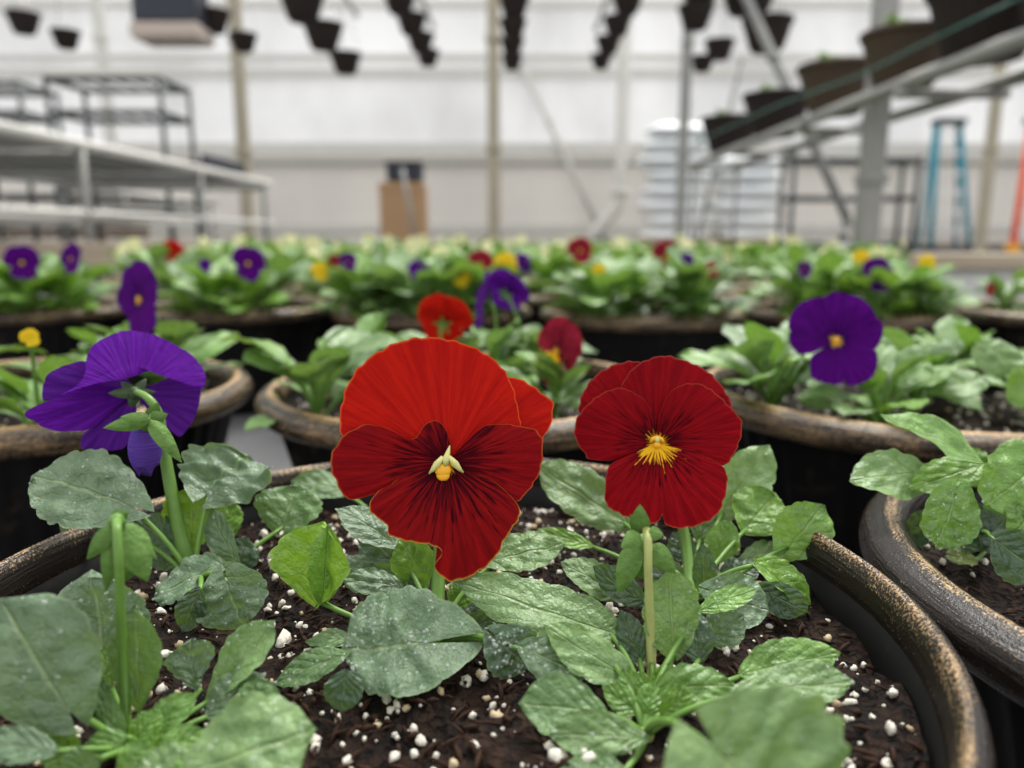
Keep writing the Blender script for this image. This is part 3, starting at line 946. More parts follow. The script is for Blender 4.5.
bp = [(nm, px_outline(p, **BIG), a, b, c) for nm, p, a, b, c in BIG_PETALS]
fl = make_flower(r3, bo, to_cam(bo), 112 * mpp(bo), bp, (M['red_upper'], M['red_side'], M['red_lower']), 21, rings=20, sub=8, stem_from=P3, edge_w=.012, stem_r=.0021, eye=False, ctrl=pix(440, 520, .262))
Fb = frame(to_cam(bo)); RB = 112 * mpp(bo)
TB = lambda x, y, z: bo + Fb @ (Vector(((x - 447) / 112, -(y - 462) / 112, z)) * RB)
e = MB()
e.ball(TB(443, 470, .075), (RB * .075, RB * .062, RB * .03), 16, 10, 0, Fb)
e.ball(TB(443, 475, .075), (RB * .06, RB * .05, RB * .022), 16, 10, 0, Fb)
e.build('flower_eye', M['eye'], fl, P3)
e = MB()
e.tube([TB(450, 446, .045), TB(448, 453, .07), TB(446, 460, .09), TB(445, 466, .085)], [RB * .006, RB * .022, RB * .036, RB * .02], 0, 10)
for s_ in (-1, 1):     # the bearded white flanks of the throat
    e.tube([TB(446 + s_ * 3, 457, .09), TB(446 + s_ * 9, 464, .10), TB(446 + s_ * 13, 469, .09), TB(446 + s_ * 17, 473, .085)], [RB * .02, RB * .034, RB * .022, RB * .006], 0, 8)
e.build('throat', M['throat'], fl, P3)

# ---- plant with the smaller red pansy
P4 = crown_at(690, 604)
r4 = plant('pansy_plant', P4, 'pansy plant with the smaller dark red flower with yellow eye, right of centre')
H = lambda *a, **k: hero_leaf(r4, P4, *a, **k)
H((594, 546), (536, 533), 16, .275, dY=0, n=(0, -.6, .8), col='bright', lobe=.0)
H((626, 523), (532, 470), 48, .292, dY=.2, n=(.1, -.7, .8), col='pale', drops=14, lobe=.08, wide=.5, puff=.05)
H((722, 513), (769, 444), 52, .290, dY=.3, n=(-.1, -.8, .6), col='pale', lobe=.12, wide=.5, puff=.06)
H((746, 528), (776, 493), 60, .278, dY=.6, n=(0, -.7, .8), col='bright', lobe=.1, wide=.5)
H((789, 547), (821, 502), 58, .265, dY=.2, n=(.1, -.95, .4), col='fresh', lobe=.25, wide=.5, bend=.2)
H((716, 563), (728, 518), 32, .272, dY=.2, n=CAMV, col='fresh', lobe=.02)
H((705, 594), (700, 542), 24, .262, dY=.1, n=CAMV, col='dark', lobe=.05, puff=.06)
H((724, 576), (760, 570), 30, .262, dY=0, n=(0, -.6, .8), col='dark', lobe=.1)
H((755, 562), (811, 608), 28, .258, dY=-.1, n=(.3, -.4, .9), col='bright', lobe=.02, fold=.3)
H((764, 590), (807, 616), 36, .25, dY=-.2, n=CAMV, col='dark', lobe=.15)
H((714, 592), (770, 614), 54, .245, dY=-.1, n=(0, -.8, .6), col='blue', drops=24, lobe=.2, wide=.5, puff=.05, cren=.08)
H((708, 640), (744, 614), 42, .232, dY=.1, n=(0, -.8, .6), col='blue', drops=24, lobe=.15, wide=.5)
H((615, 592), (559, 566), 34, .25, dY=.1, n=(0, -.6, .8), col='pale', drops=10, lobe=.1)
H((690, 560), (672, 532), 30, .275, n=CAMV, col='dark', lobe=.05)
H((700, 540), (712, 500), 30, .285, n=CAMV, col='mid', lobe=.05)
H((672, 590), (652, 560), 40, .262, n=CAMV, col='dark', lobe=.1)
H((640, 600), (590, 570), 30, .262, n=CAMV, col='dark', lobe=.1)
H((745, 560), (790, 545), 26, .28, n=(0, -.5, .9), col='pale', lobe=.1)
so_ = pix(657, 443, .262)
make_flower(r4, so_, to_cam(so_) + Vector((0.05, 0, 0)), 82 * mpp(so_), GEN, (M['dark_upper'], M['dark_side'], M['dark_lower']), 33, rings=20, sub=8, stem_from=P4, stem_r=.0019, ctrl=pix(690, 520, .285))
Fs = frame(to_cam(so_) + Vector((0.05, 0, 0)))

# ---- front right plant with green bud
P5 = crown_at(645, 736)
r5 = plant('pansy_plant', P5, 'leafy pansy plant with a green nodding bud, at front right of the front pot')
H = lambda *a, **k: hero_leaf(r5, P5, *a, **k)
H((616, 634), (448, 595), 58, .212, dY=.12, n=(.05, -.6, .85), col='pale', lobe=.02, wide=.38, puff=.03, bend=.35, nu=60)
H((638, 684), (540, 632), 44, .195, dY=.15, n=(.1, -.6, .85), col='pale', lobe=.0, wide=.45, bend=.25)
H((674, 658), (666, 566), 56, .205, dY=.15, n=(.1, -1, .25), col='pale', drops=6, lobe=.02, wide=.5, bend=.1)
H((652, 692), (736, 678), 46, .185, dY=.05, n=(0, -.75, .7), col='fresh', lobe=.0, wide=.45, bend=.6, puff=.04)
H((652, 662), (630, 618), 28, .205, n=CAMV, col='pale', lobe=.02)
H((602, 712), (518, 706), 62, .188, dY=.05, n=(0, -.75, .7), col='mid', lobe=.05, wide=.5, bend=.35)
H((646, 738), (548, 736), 44, .172, dY=0, n=(0, -.6, .8), col='pale', drops=10, lobe=.05, wide=.55, bend=.3)
H((625, 772), (556, 768), 32, .168, dY=0, n=UPV, col='mid', lobe=.05)
H((741, 674), (843, 655), 42, .195, dY=.05, n=(0, -.5, .9), col='fresh', lobe=.02, wide=.45, bend=.35)
H((738, 692), (859, 690), 42, .180, dY=0, n=(0, -.4, .9), col='pale', drops=26, lobe=.05, wide=.5, bend=.3)
H((714, 748), (802, 868), 225, .136, dY=-.15, n=(0, -.7, .75), col='pale', drops=16, lobe=.2, wide=.45, puff=.03, bend=.15, nu=60, nv=24)
H((698, 612), (758, 589), 24, .215, dY=.1, n=(0, -.5, .9), col='fresh', lobe=0, wide=.5)
H((646, 706), (622, 668), 30, .196, n=CAMV, col='fresh', lobe=0)
H((640, 712), (600, 690), 26, .192, n=(0, -.7, .7), col='fresh', lobe=0)
H((658, 708), (700, 694), 30, .186, n=(0, -.7, .7), col='bright', lobe=0)
H((648, 716), (655, 682), 30, .184, n=CAMV, col='fresh', lobe=0)
H((655, 700), (668, 660), 26, .19, n=CAMV, col='bright', lobe=.0)
H((650, 705), (640, 672), 18, .19, n=CAMV, col='bright', lobe=.0)
H((660, 715), (690, 690), 26, .182, n=CAMV, col='bright', lobe=.0)
H((640, 660), (620, 610), 30, .22, n=CAMV, col='dark', lobe=.05)
H((590, 640), (560, 655), 30, .225, n=CAMV, col='dark', lobe=.1)
H((700, 660), (690, 610), 36, .22, n=CAMV, col='dark', lobe=.05)
# bud
ba = pix(648, 530, .207); bq = mpp(ba)
b = MB()
b.ball(pix(641, 556, .216), (bq * 13, bq * 13, bq * 26), 14, 12, 0)
bd = b.build('flower_bud', M['sepal'], r5, P5)
b = MB()
for (a_, t_, w_, dd) in (((640, 534), (640, 504), 20, 0), ((640, 534), (621, 548), 18, -.003), ((636, 545), (618, 594), 24, .002), ((650, 545), (676, 574), 22, .0), ((648, 532), (664, 536), 14, -.003), ((640, 535), (630, 514), 12, .003)):
    sepal(b, pix(a_[0], a_[1], .209 + dd), pix(t_[0], t_[1], .207 + dd), w_ * bq, to_cam(ba))
b.build('sepals', M['sepal'], bd, P5)
MB().tube([P5, pix(652, 690, .205), pix(650, 620, .205), pix(648, 570, .2045), pix(648, 540, .2045), pix(646, 529, .208)], [.0022, .0016, .0013, .0012, .0012, .0012], 0, 9).build('bud_stalk', M['stem_pale'], bd, P5)

# ---- front left plant with tall bud
P2 = crown_at(140, 752)
r2 = plant('pansy_plant', P2, 'pansy plant with a tall straight stem and green bud, at front left')
H = lambda *a, **k: hero_leaf(r2, P2, *a, **k)
H((70, 712), (2, 596), 118, .165, dY=.25, n=(-.1, -.8, .6), col='blue', drops=18, lobe=.12, wide=.5, puff=.03, cren=.06)
H((106, 680), (98, 568), 96, .205, dY=.3, n=(.1, -.9, .4), col='blue', drops=46, lobe=.05, wide=.55, puff=.03)
H((138, 718), (141, 603), 52, .195, dY=.15, n=(-.1, -1, .3), col='mid', lobe=0, wide=.6, bend=.1)
H((108, 690), (104, 645), 20, .19, n=CAMV, col='bright', lobe=0)
H((122, 748), (101, 678), 26, .18, n=CAMV, col='mid', lobe=0)
H((143, 738), (196, 690), 32, .18, n=(-.2, -.7, .7), col='fresh', lobe=0)
H((199, 692), (186, 640), 54, .205, dY=.4, n=(-.1, -.8, .6), col='blue', drops=14, lobe=0, wide=.7, puff=.05)
H((205, 702), (280, 627), 40, .195, dY=.2, n=(-.3, -.7, .7), col='pale', drops=12, lobe=0, wide=.55, fold=.25)
H((206, 716), (264, 670), 38, .195, n=(-.1, -.6, .8), col='blue', drops=14, lobe=.02)
H((252, 722), (270, 679), 50, .19, n=CAMV, col='mid', lobe=.02)
H((192, 770), (318, 742), 112, .148, dY=.25, n=(0, -.6, .8), col='pale', drops=14, lobe=.1, wide=.5)
H((52, 752), (-25, 738), 36, .155, n=(0, -.6, .8), col='blue', lobe=.05)
H((127, 736), (78, 757), 26, .17, n=(0, -.6, .8), col='fresh', lobe=0)
H((190, 782), (135, 768), 60, .15, n=(0, -.6, .8), col='pale', lobe=.05)
H((136, 742), (160, 708), 30, .182, n=CAMV, col='fresh', lobe=0)
H((130, 750), (112, 715), 26, .176, n=CAMV, col='bright', lobe=0)
H((160, 752), (205, 728), 30, .172, n=(0, -.7, .7), col='fresh', lobe=0)
H((80, 760), (40, 725), 40, .165, n=CAMV, col='bright', lobe=0)
H((150, 755), (170, 730), 26, .165, n=CAMV, col='bright', lobe=0)
H((100, 760), (60, 775), 40, .155, n=CAMV, col='mid', lobe=0)
H((150, 725), (185, 700), 30, .2, n=CAMV, col='dark', lobe=0)
H((120, 770), (150, 740), 30, .155, n=CAMV, col='fresh', lobe=0)
ba = pix(118, 522, .182); bq = mpp(ba)
b = MB()
b.ball(pix(122, 552, .190), (bq * 17, bq * 14, bq * 32), 14, 12, 0)
bd = b.build('flower_bud', M['sepal'], r2, P2)
b = MB()
for (a_, t_, w_, dd) in (((116, 524), (106, 592), 20, .002), ((124, 526), (148, 582), 34, .001), ((114, 526), (87, 560), 18, .0), ((120, 524), (157, 560), 22, .004), ((112, 520), (130, 512), 16, .003)):
    sepal(b, pix(a_[0], a_[1], .186 + dd), pix(t_[0], t_[1], .184 + dd), w_ * bq, to_cam(ba))
b.ball(pix(117, 522, .186), bq * 9, 10, 8)
b.build('sepals', M['sepal'], bd, P2)
MB().tube([P2, pix(126, 720, .181), pix(122, 640, .18), pix(119, 570, .1795), pix(117, 532, .1795), pix(117, 521, .184)], [.0019, .0014, .0012, .0011, .0011, .0012], 0, 9).build('bud_stalk', M['stem'], bd, P2)

# ================================================================== RIGHT POT
PR = crown_at(985, 548)
rr_ = plant('pansy_plant', PR, 'leafy pansy plant without flowers in the pot at the right edge')
H = lambda *a, **k: hero_leaf(rr_, PR, *a, **k)
H((926, 474), (848, 479), 50, .285, dY=-.05, n=(0, -.75, .7), col='pale', drops=18, lobe=.15, wide=.5, puff=.04)
H((984, 464), (880, 417), 30, .292, dY=.1, n=(.2, -.5, .9), col='fresh', lobe=0, wide=.45, fold=.25)
H((986, 463), (911, 493), 36, .278, dY=-.1, n=(.1, -.6, .8), col='bright', lobe=0, wide=.5)
H((954, 499), (937, 550), 54, .262, dY=-.2, n=(-.1, -.85, .5), col='fresh', drops=40, lobe=.35, wide=.45, puff=.05, cren=.1)
H((1040, 462), (985, 510), 70, .262, dY=-.2, n=(-.1, -.85, .5), col='fresh', drops=30, lobe=.3, wide=.5, puff=.05, cren=.1)
H((1036, 512), (1004, 538), 44, .255, dY=-.2, n=CAMV, col='fresh', lobe=.2, cren=.1)
H((996, 540), (1044, 580), 50, .25, dY=-.2, n=CAMV, col='dark', lobe=.1)
H((932, 530), (902, 524), 36, .285, n=CAMV, col='dark', lobe=.1)
H((976, 560), (946, 558), 16, .272, dY=0, n=UPV, col='yellowish', lobe=.05)
H((965, 545), (985, 505), 44, .275, n=CAMV, col='dark', lobe=.1)
H((985, 545), (1010, 515), 44, .275, n=CAMV, col='dark', lobe=.1)
H((975, 540), (955, 510), 40, .285, n=CAMV, col='dark', lobe=.1)
H((1000, 480), (1030, 440), 40, .30, n=(0, -.6, .8), col='fresh', lobe=.1)
H((985, 480), (955, 450), 40, .31, n=CAMV, col='bright', lobe=.1)

# ================================================================== GENERIC PLANTS
def gen_leaf_mesh(i, L, W, plen, droop, hi=True):
    vs, fs, uvs = blade(L, W, lobe=.12, fold=.12, bend=droop, wide=.5, puff=.04, nu=14 if hi else 6, nv=8 if hi else 4, seed=900 + i, cren=.05 if hi else 0)
    a = 0.75
    R_ = Matrix.Rotation(a * 0.45, 3, 'X')
    tipp = Vector((0, plen * math.cos(a), plen * math.sin(a)))
    mb = MB().add([tipp + R_ @ p for p in vs], fs, 0, uvs)
    mb.tube(bez((0, 0, 0), (0, plen * .35, plen * .45), tipp, 5 if hi else 2), .0011, 1, 6 if hi else 4)
    return mb
GL = [gen_leaf_mesh(0, .030, .024, .022, .5), gen_leaf_mesh(1, .034, .020, .028, .8), gen_leaf_mesh(2, .024, .022, .030, .3), gen_leaf_mesh(3, .038, .022, .018, .6)]
GLO = []
for mb in GL:
    o = mb.build('leaf', [M['leaf'], M['stem']]); GLO.append(o.data); bpy.data.objects.remove(o)
GREENS = ['mid', 'fresh', 'pale', 'bright', 'fresh', 'mid', 'pale']
def gen_plant(x, y, label, n=13, size=1.0, seed=0, group=None, tilt=0.0):
    rd = random.Random(seed)
    root = plant('pansy_plant', (x, y, SOIL_Z), label, group)
    for i in range(n):
        o = bpy.data.objects.new('leaf', rd.choice(GLO))
        COL.objects.link(o); o.parent = root
        lvl = i / n
        o.rotation_euler = Euler((rd.uniform(-.25, .15) + lvl * .75, rd.uniform(-.3, .3), i * 2.4 + rd.uniform(-.4, .4)), 'XYZ')
        s = size * rd.uniform(.75, 1.2) * (1.15 - .3 * lvl)
        o.scale = (s, s, s)
        o.location = (0, 0, lvl * .012 * size)
        c = PAL[rd.choice(GREENS)]; f = rd.uniform(.85, 1.15)
        o.color = (c[0] * f, c[1] * f, c[2] * f, 1)
    return root
for key, pl in (('mid', [(-.13, .50, 1.25), (-.055, .585, 1.2), (.03, .525, 1.0), (.02, .65, 1.2), (-.015, .60, 1.1), (-.115, .62, 1.1)]),
                ('midleft', [(-.36, .45, 1.15), (-.42, .55, 1.25), (-.27, .59, 1.25), (-.33, .63, 1.1)]),
                ('midright', [(.185, .535, 1.35), (.235, .475, 1.15), (.285, .53, 1.1), (.365, .50, 1.2), (.26, .62, 1.1), (.36, .61, 1.2)])):
    GP = {'mid': ['leafy pansy plant at the front left of the pot behind the large red pansy', 'pansy plant with bright red flower seen from behind, above the large red pansy',
                  'pansy plant with drooping red and yellow flower between the two red pansies', 'pansy plant with purple flower turned away, behind the large red pansy',
                  'pansy plant with purple flower seen edge on, behind the large red pansy', 'pansy plant with small nodding violet flower, left behind the large red pansy'],
          'midleft': ['leafy pansy plant at the front of the pot at left', 'leafy pansy plant at the left edge, in the pot behind the nodding purple pansy',
                      'pansy plant with tall purple flower right behind the nodding purple one', 'leafy pansy plant at the back of the pot at left'],
          'midright': ['pansy plant with the open purple flower with yellow eye at right', 'leafy pansy plant at the front of the yellow-eyed purple flower',
                       'leafy pansy plant in the middle of the pot of the yellow-eyed flower', 'leafy pansy plant near the right edge, with a round upright leaf',
                       'leafy pansy plant directly behind the yellow-eyed purple flower', 'leafy pansy plant at the back right of the yellow-eyed flower']}[key]
    for i, (x, y, s) in enumerate(pl):
        gp = gen_plant(x, y, GP[i], 16, s, seed=i * 13 + len(key) * 101)
        pots.setdefault('plants', {})[(key, i)] = gp
MP = pots['plants']

def add_flower(root, px, py, Y, radpx, mats, nrm=None, roll=0.0, seed=1, sq=(1, 1), detail=True, stem=True, rings=9, sub=3, eye=True, stem_r=.0012):
    O = pix(px, py, Y)
    n_ = Vector(nrm) if nrm else to_cam(O)
    return make_flower(root, O, n_, radpx * mpp(O), GEN, mats, seed, roll, rings, sub, detail, root.location if stem else None, .01, sq, stem_r, eye)
PU = (M['purple_eye'], M['purple_eye'])
q_ = MP[('midright', 3)]
hero_leaf(q_, q_.location, (996, 374), (995, 338), 44, .46, n=CAMV, col='pale', lobe=.1, wide=.5)
hero_leaf(q_, q_.location, (1012, 400), (1035, 372), 44, .45, n=CAMV, col='bright', lobe=.1, wide=.5)
# flowers of the middle pots
add_flower(MP[('midright', 0)], 836, 341, .43, 45, PU, (-.15, -1, .15), 0.1, 51, rings=12, sub=5)
add_flower(MP[('midleft', 2)], 139, 300, .58, 33, PU, (-.42, -.9, .1), .25, 52, sq=(.9, 1.12))
add_flower(MP[('mid', 1)], 445, 322, .585, 29, (M['red_upper'], M['red_upper']), (0.2, .9, .3), 0, 53, eye=False)
add_flower(MP[('mid', 4)], 482, 302, .60, 30, (M['violet'], M['purple']), (-.97, -.2, .1), 0.3, 54, eye=False)
add_flower(MP[('mid', 3)], 508, 292, .66, 24, (M['purple'], M['purple']), (.5, .8, .4), 0.3, 55, eye=False)
add_flower(MP[('mid', 2)], 556, 352, .52, 29, (M['rose'], M['rose'], M['rose_lower']), (-.6, -.75, -.1), -.6, 56, sq=(.9, 1.2))
add_flower(MP[('mid', 5)], 352, 338, .62, 15, (M['violet'], M['violet']), (-.3, -.3, -.9), 0, 57, eye=False)

# ------------------------------------------------------------------ far plants: foliage is one leafy part
def foliage(n, size, seed):
    rd = random.Random(seed); mb = MB()
    lo = [gen_leaf_mesh(20 + q, *a, hi=False) for q, a in enumerate(((.034, .026, .024, .5), (.036, .022, .030, .8), (.026, .022, .034, .3)))]
    for i in range(n):
        src = rd.choice(lo); lvl = i / n
        R_ = Euler((rd.uniform(-.2, .2) + lvl * .7, rd.uniform(-.3, .3), i * 2.4 + rd.uniform(-.4, .4))).to_matrix()
        s = size * rd.uniform(.8, 1.25)
        mb.add([R_ @ (p * s) + Vector((0, 0, lvl * .015)) for p in src.v], src.f, 0, src.uv)
        for q in range(len(src.f)): mb.m[len(mb.m) - len(src.f) + q] = src.m[q]
    o = mb.build('foliage', [M['leaf'], M['stem']]); d = o.data; bpy.data.objects.remove(o); return d
FOL = [foliage(17, 1.15, s) for s in (1, 2, 3, 4)]
def far_plant(x, y, label, seed, group=None, name='pansy_plant', s=1.0):
    rd = random.Random(seed)
    root = plant(name, (x, y, SOIL_Z), label, group)
    o = bpy.data.objects.new('foliage', rd.choice(FOL)); COL.objects.link(o); o.parent = root
    o.rotation_euler.z = rd.uniform(0, 6.28); k = s * rd.uniform(.9, 1.2); o.scale = (k, k, k)
    c = PAL[rd.choice(['fresh', 'mid', 'pale', 'fresh', 'bright'])]; o.color = (c[0], c[1], c[2], 1)
    return root
sd = 0
for i in range(6):
    x, y = pots[('r3', i)]
    for q in range(5):
        sd += 1
        w = 1.2566 * q + i; rq = .075
        far_plant(x + rq * math.cos(w), y + rq * math.sin(w), 'leafy pansy plant without flowers in the middle row of pots', sd, 'leafy plants in the middle row of pots', s=.78 if i == 5 else 1.1)
rdf = random.Random(77)
cream = []
for (x, y) in far_pots:
    for q in range(3):
        sd += 1
        w = 2.09 * q + x * 5
        px_, py_ = x + .07 * math.cos(w), y + .07 * math.sin(w)
        root = far_plant(px_, py_, 'leafy pansy plant in the packed rows behind', sd, 'leafy plants in the packed rows behind', s=1.15)
        if y > 1.7 and rdf.random() < .62: cream.append(root)

# one mesh per far flower colour, copied onto its plants
def far_flower_mesh(mats, seed):
    b = MB()
    for i, (nm, ol, layer, cup, ruf) in enumerate(GEN):
        vs, fs, uv, uv2 = petal_mesh(ol, layer, cup, ruf * 1.5, seed * 10 + i, 5, 2)
        b.add([Vector((p.x, -p.z, p.y)) for p in vs], fs, 0 if nm in ('back', 'top') else 1, uv, uv2)
    o = b.build('flower', mats); d = o.data; bpy.data.objects.remove(o); return d
FF = {'cream': far_flower_mesh((M['cream'], M['cream']), 3), 'yellow': far_flower_mesh((M['yellow'], M['yellow']), 4)}
sm = MB().tube([(0, 0, 0), (.002, 0, .5), (0, 0, 1)], .0013, 0, 5).build('stem', M['stem']); STEM = sm.data; bpy.data.objects.remove(sm)
for root in cream:
    root['label'] = 'pansy plant with cream flowers in the packed rows behind'; root['group'] = 'cream-flowered plants in the packed rows behind'
    for q in range(rdf.choice((1, 1, 2))):
        h = rdf.uniform(.058, .112)
        f = bpy.data.objects.new('flower', FF['cream']); COL.objects.link(f); f.parent = root
        dx = rdf.uniform(-.04, .04)
        f.location = (dx, -.01, h); r_ = rdf.uniform(.012, .022); f.scale = (r_, r_, r_)
        f.rotation_euler = (rdf.uniform(-.6, .2), 0, rdf.uniform(-.8, .8))
        s_ = bpy.data.objects.new('stem', STEM); COL.objects.link(s_); s_.parent = root; s_.scale = (1, 1, h); s_.location = (dx, 0, 0)

def near_pot(p):
    best = min([v for k_, v in pots.items() if k_ != 'plants'], key=lambda v: (v[0] - p.x) ** 2 + (v[1] - p.y) ** 2)
    d = Vector((p.x - best[0], p.y - best[1])); 
    if d.length > .11: d = d.normalized() * .11
    return best[0] + d.x, best[1] + d.y
FARF = [
    (22, 263, 1.08, 17, 'purple_eye', 'pansy plant with dark purple flower at the far left edge'),
    (71, 259, 1.10, 15, 'purple_eye', 'pansy plant with dark purple flower turned sideways, second from left edge'),
    (248, 264, 1.08, 17, 'purple_eye', 'pansy plant with deep purple flower above the ribbed pot at left'),
    (205, 267, 1.10, 8, 'purple', 'pansy plant with small purple flower next to a red one, far row left'),
    (173, 255, 1.50, 14, 'red_upper', 'pansy plant with red flower in the far rows at left'),
    (320, 272, 1.06, 9, 'yellow', 'pansy plant with yellow flower left of the black-purple one'),
    (348, 262, 1.06, 9, 'purple_eye', 'pansy plant with small blackish purple flower between yellow and red blooms'),
    (334, 262, 1.10, 7, 'rose', 'pansy plant with tiny rose flower beside the blackish purple one'),
    (418, 272, 1.05, 12, 'purple', 'pansy plant with violet flower above the large red pansy, left of yellow bloom'),
    (461, 277, 1.03, 10, 'yellow', 'pansy plant with yellow flower right above the large red pansy'),
    (481, 264, 1.06, 13, 'rose', 'pansy plant with wine red and purple flower beside a yellow bloom'),
    (506, 265, 1.06, 12, 'yellow', 'pansy plant with larger yellow flower left of a purple one'),
    (522, 264, 1.08, 10, 'purple', 'pansy plant with purple flower just right of the larger yellow bloom'),
    (580, 251, 1.45, 13, 'rose', 'pansy plant with dark red flower standing tall in the middle'),
    (599, 271, 1.05, 7, 'yellow', 'pansy plant with small yellow flower under the tall dark red one'),
    (666, 257, 1.35, 16, 'rose', 'pansy plant with dark red flower above the smaller red pansy'),
    (685, 263, 1.05, 9, 'purple', 'pansy plant with small violet flower touching the dark red one'),
    (711, 270, 1.04, 8, 'rose', 'pansy plant with small maroon flower right of the violet one'),
    (804, 270, 1.06, 8, 'purple_eye', 'pansy plant with small blackish flower left of the big purple pansy'),
    (878, 275, 1.02, 17, 'purple_eye', 'pansy plant with dark purple flower right above the yellow-eyed one'),
    (862, 261, 1.08, 11, 'yellow', 'pansy plant with yellow flower behind the dark purple one'),
    (927, 263, 1.10, 8, 'yellow', 'pansy plant with yellow flower at right in front of tan board'),
    (990, 290, 1.02, 7, 'rose', 'pansy plant with small maroon flower by the right edge'),
    (30, 338, .42, 9, 'yellow', 'pansy plant with small nodding yellow flower at the left edge'),
]
for i, (px_, py_, Y, rp, mt, lab) in enumerate(FARF):
    O = pix(px_, py_, Y); x, y = near_pot(O)
    sd += 1
    root = far_plant(x, y, lab, sd, s=.6 if Y < .6 else 1.1)
    rd = random.Random(i)
    add_flower(root, px_, py_, Y, rp, (M[mt], M[mt]), (rd.uniform(-.5, .5), -1, rd.uniform(-.15, .2)), rd.uniform(-.4, .4), 60 + i, detail=False, rings=6, sub=2, eye=mt in ('purple_eye', 'rose'))

# ================================================================== GREENHOUSE EQUIPMENT
def px_pole(name, a, b, Y, wpx, mat, label, cat_='post', flange=True):
    """straight round pole between two photo points at distance Y"""
    A, B = pix(a[0], a[1], Y), pix(b[0], b[1], Y)
    root = empty(name, (B.x, B.y, B.z), label, cat_)
    r = wpx * mpp(A) / 2
    MB().tube([A, A.lerp(B, .5), B], r, 0, 12).build('pole', M[mat], root, root.location)
    if flange:
        d = (B - A).normalized()
        MB().tube([B - d * r * 1.2, B], r * 1.5, 0, 12).build('base_plate', M[mat], root, root.location)
        MB().tube([A.lerp(B, .3) - d * r * .8, A.lerp(B, .3) + d * r * .8], r * 1.3, 0, 12).build('clamp', M[mat], root, root.location)
    return root
def foot(px, Y):
    z0 = EYE
    return 235 + z0 * FPX / Y
# upright posts standing on the floor
def post(px, top, Y, wpx, mat, label):
    P = pix(px, 200, Y); A = Vector((P.x, Y, pix(px, top, Y).z)); B = Vector((P.x, Y, 0))
    root = empty('greenhouse_post', B, label, 'post')
    r = wpx * mpp(P) / 2
    MB().box((A + B) / 2, (2 * r, 2 * r, A.z - B.z)).build('shaft', M[mat], root, B, False)
    MB().box(B + Vector((0, 0, r * .25)), (4 * r, 4 * r, r * .5)).build('base_plate', M[mat], root, B, False)
    for zf in (.35, .7):
        MB().box((P.x, Y - r * .2, A.z * zf), (2.5 * r, 2.5 * r, r * .9)).build('clamp', M[mat], root, B, False)
post(116, -60, 14.0, 9, 'white_pipe', 'pale thin post at left, behind the dark rack')
post(247, -60, 9.0, 11, 'tan_post', 'tan post rising beside the end of the long bench')
post(494, -60, 12.0, 12, 'tan_post', 'tan post right of the cardboard box')
post(681, -60, 7.0, 9, 'galv', 'thin grey post in front of the white bags')
post(869, -80, 2.9, 20, 'galv', 'thick grey post at right, in front of the bench of pots')
post(985, -60, 11.0, 9, 'tan_post', 'tan post between the blue ladder and the orange ladder')
# leaning pipes
dp = empty('drain_pipe', pix(585, 240, 12.5), 'pale drain pipe with a bent foot, right of the hanging baskets', 'pipe')
a_, b_, c_ = pix(628, -40, 12.5), pix(620, 205, 12.5), pix(584, 246, 12.5)
MB().tube([a_, a_.lerp(b_, .5), a_.lerp(b_, .96), b_.lerp(c_, .1), b_.lerp(c_, .6), c_], 6.5 * mpp(b_), 0, 12).build('pipe', M['white_pipe'], dp, dp.location)
MB().tube([a_.lerp(b_, .93), a_.lerp(b_, .96)], 8.5 * mpp(b_), 0, 12).build('collar', M['white_pipe'], dp, dp.location)
px_pole('brace_pole', (738, -20), (850, 225), 5.0, 10, 'galv', 'grey diagonal brace crossing in front of the pots at right', 'brace')
px_pole('brace_pole', (522, 66), (610, 250), 14.8, 6, 'white_pipe', 'thin pinkish diagonal strut against the back wall', 'brace')
px_pole('support_pole', (742, 60), (688, 278), 6.0, 4, 'galv', 'short slanted pole between hanging baskets and bench pots', 'brace')

# overhead rails that carry the baskets
def rail(xa, ya, xb, yb, z, label):
    root = empty('overhead_rail', (xa, ya, z), label, 'rail')
    MB().tube([(xa, ya, z), ((xa + xb) / 2, (ya + yb) / 2, z), (xb, yb, z)], .02, 0, 10).build('pipe', M['galv'], root, root.location)
    for t in (.02, .5, .98):
        p = Vector((xa, ya, z)).lerp(Vector((xb, yb, z)), t)
        MB().tube([p - Vector((0, .03, 0)), p + Vector((0, .03, 0))], .028, 0, 10).build('clamp', M['galv'], root, root.location)

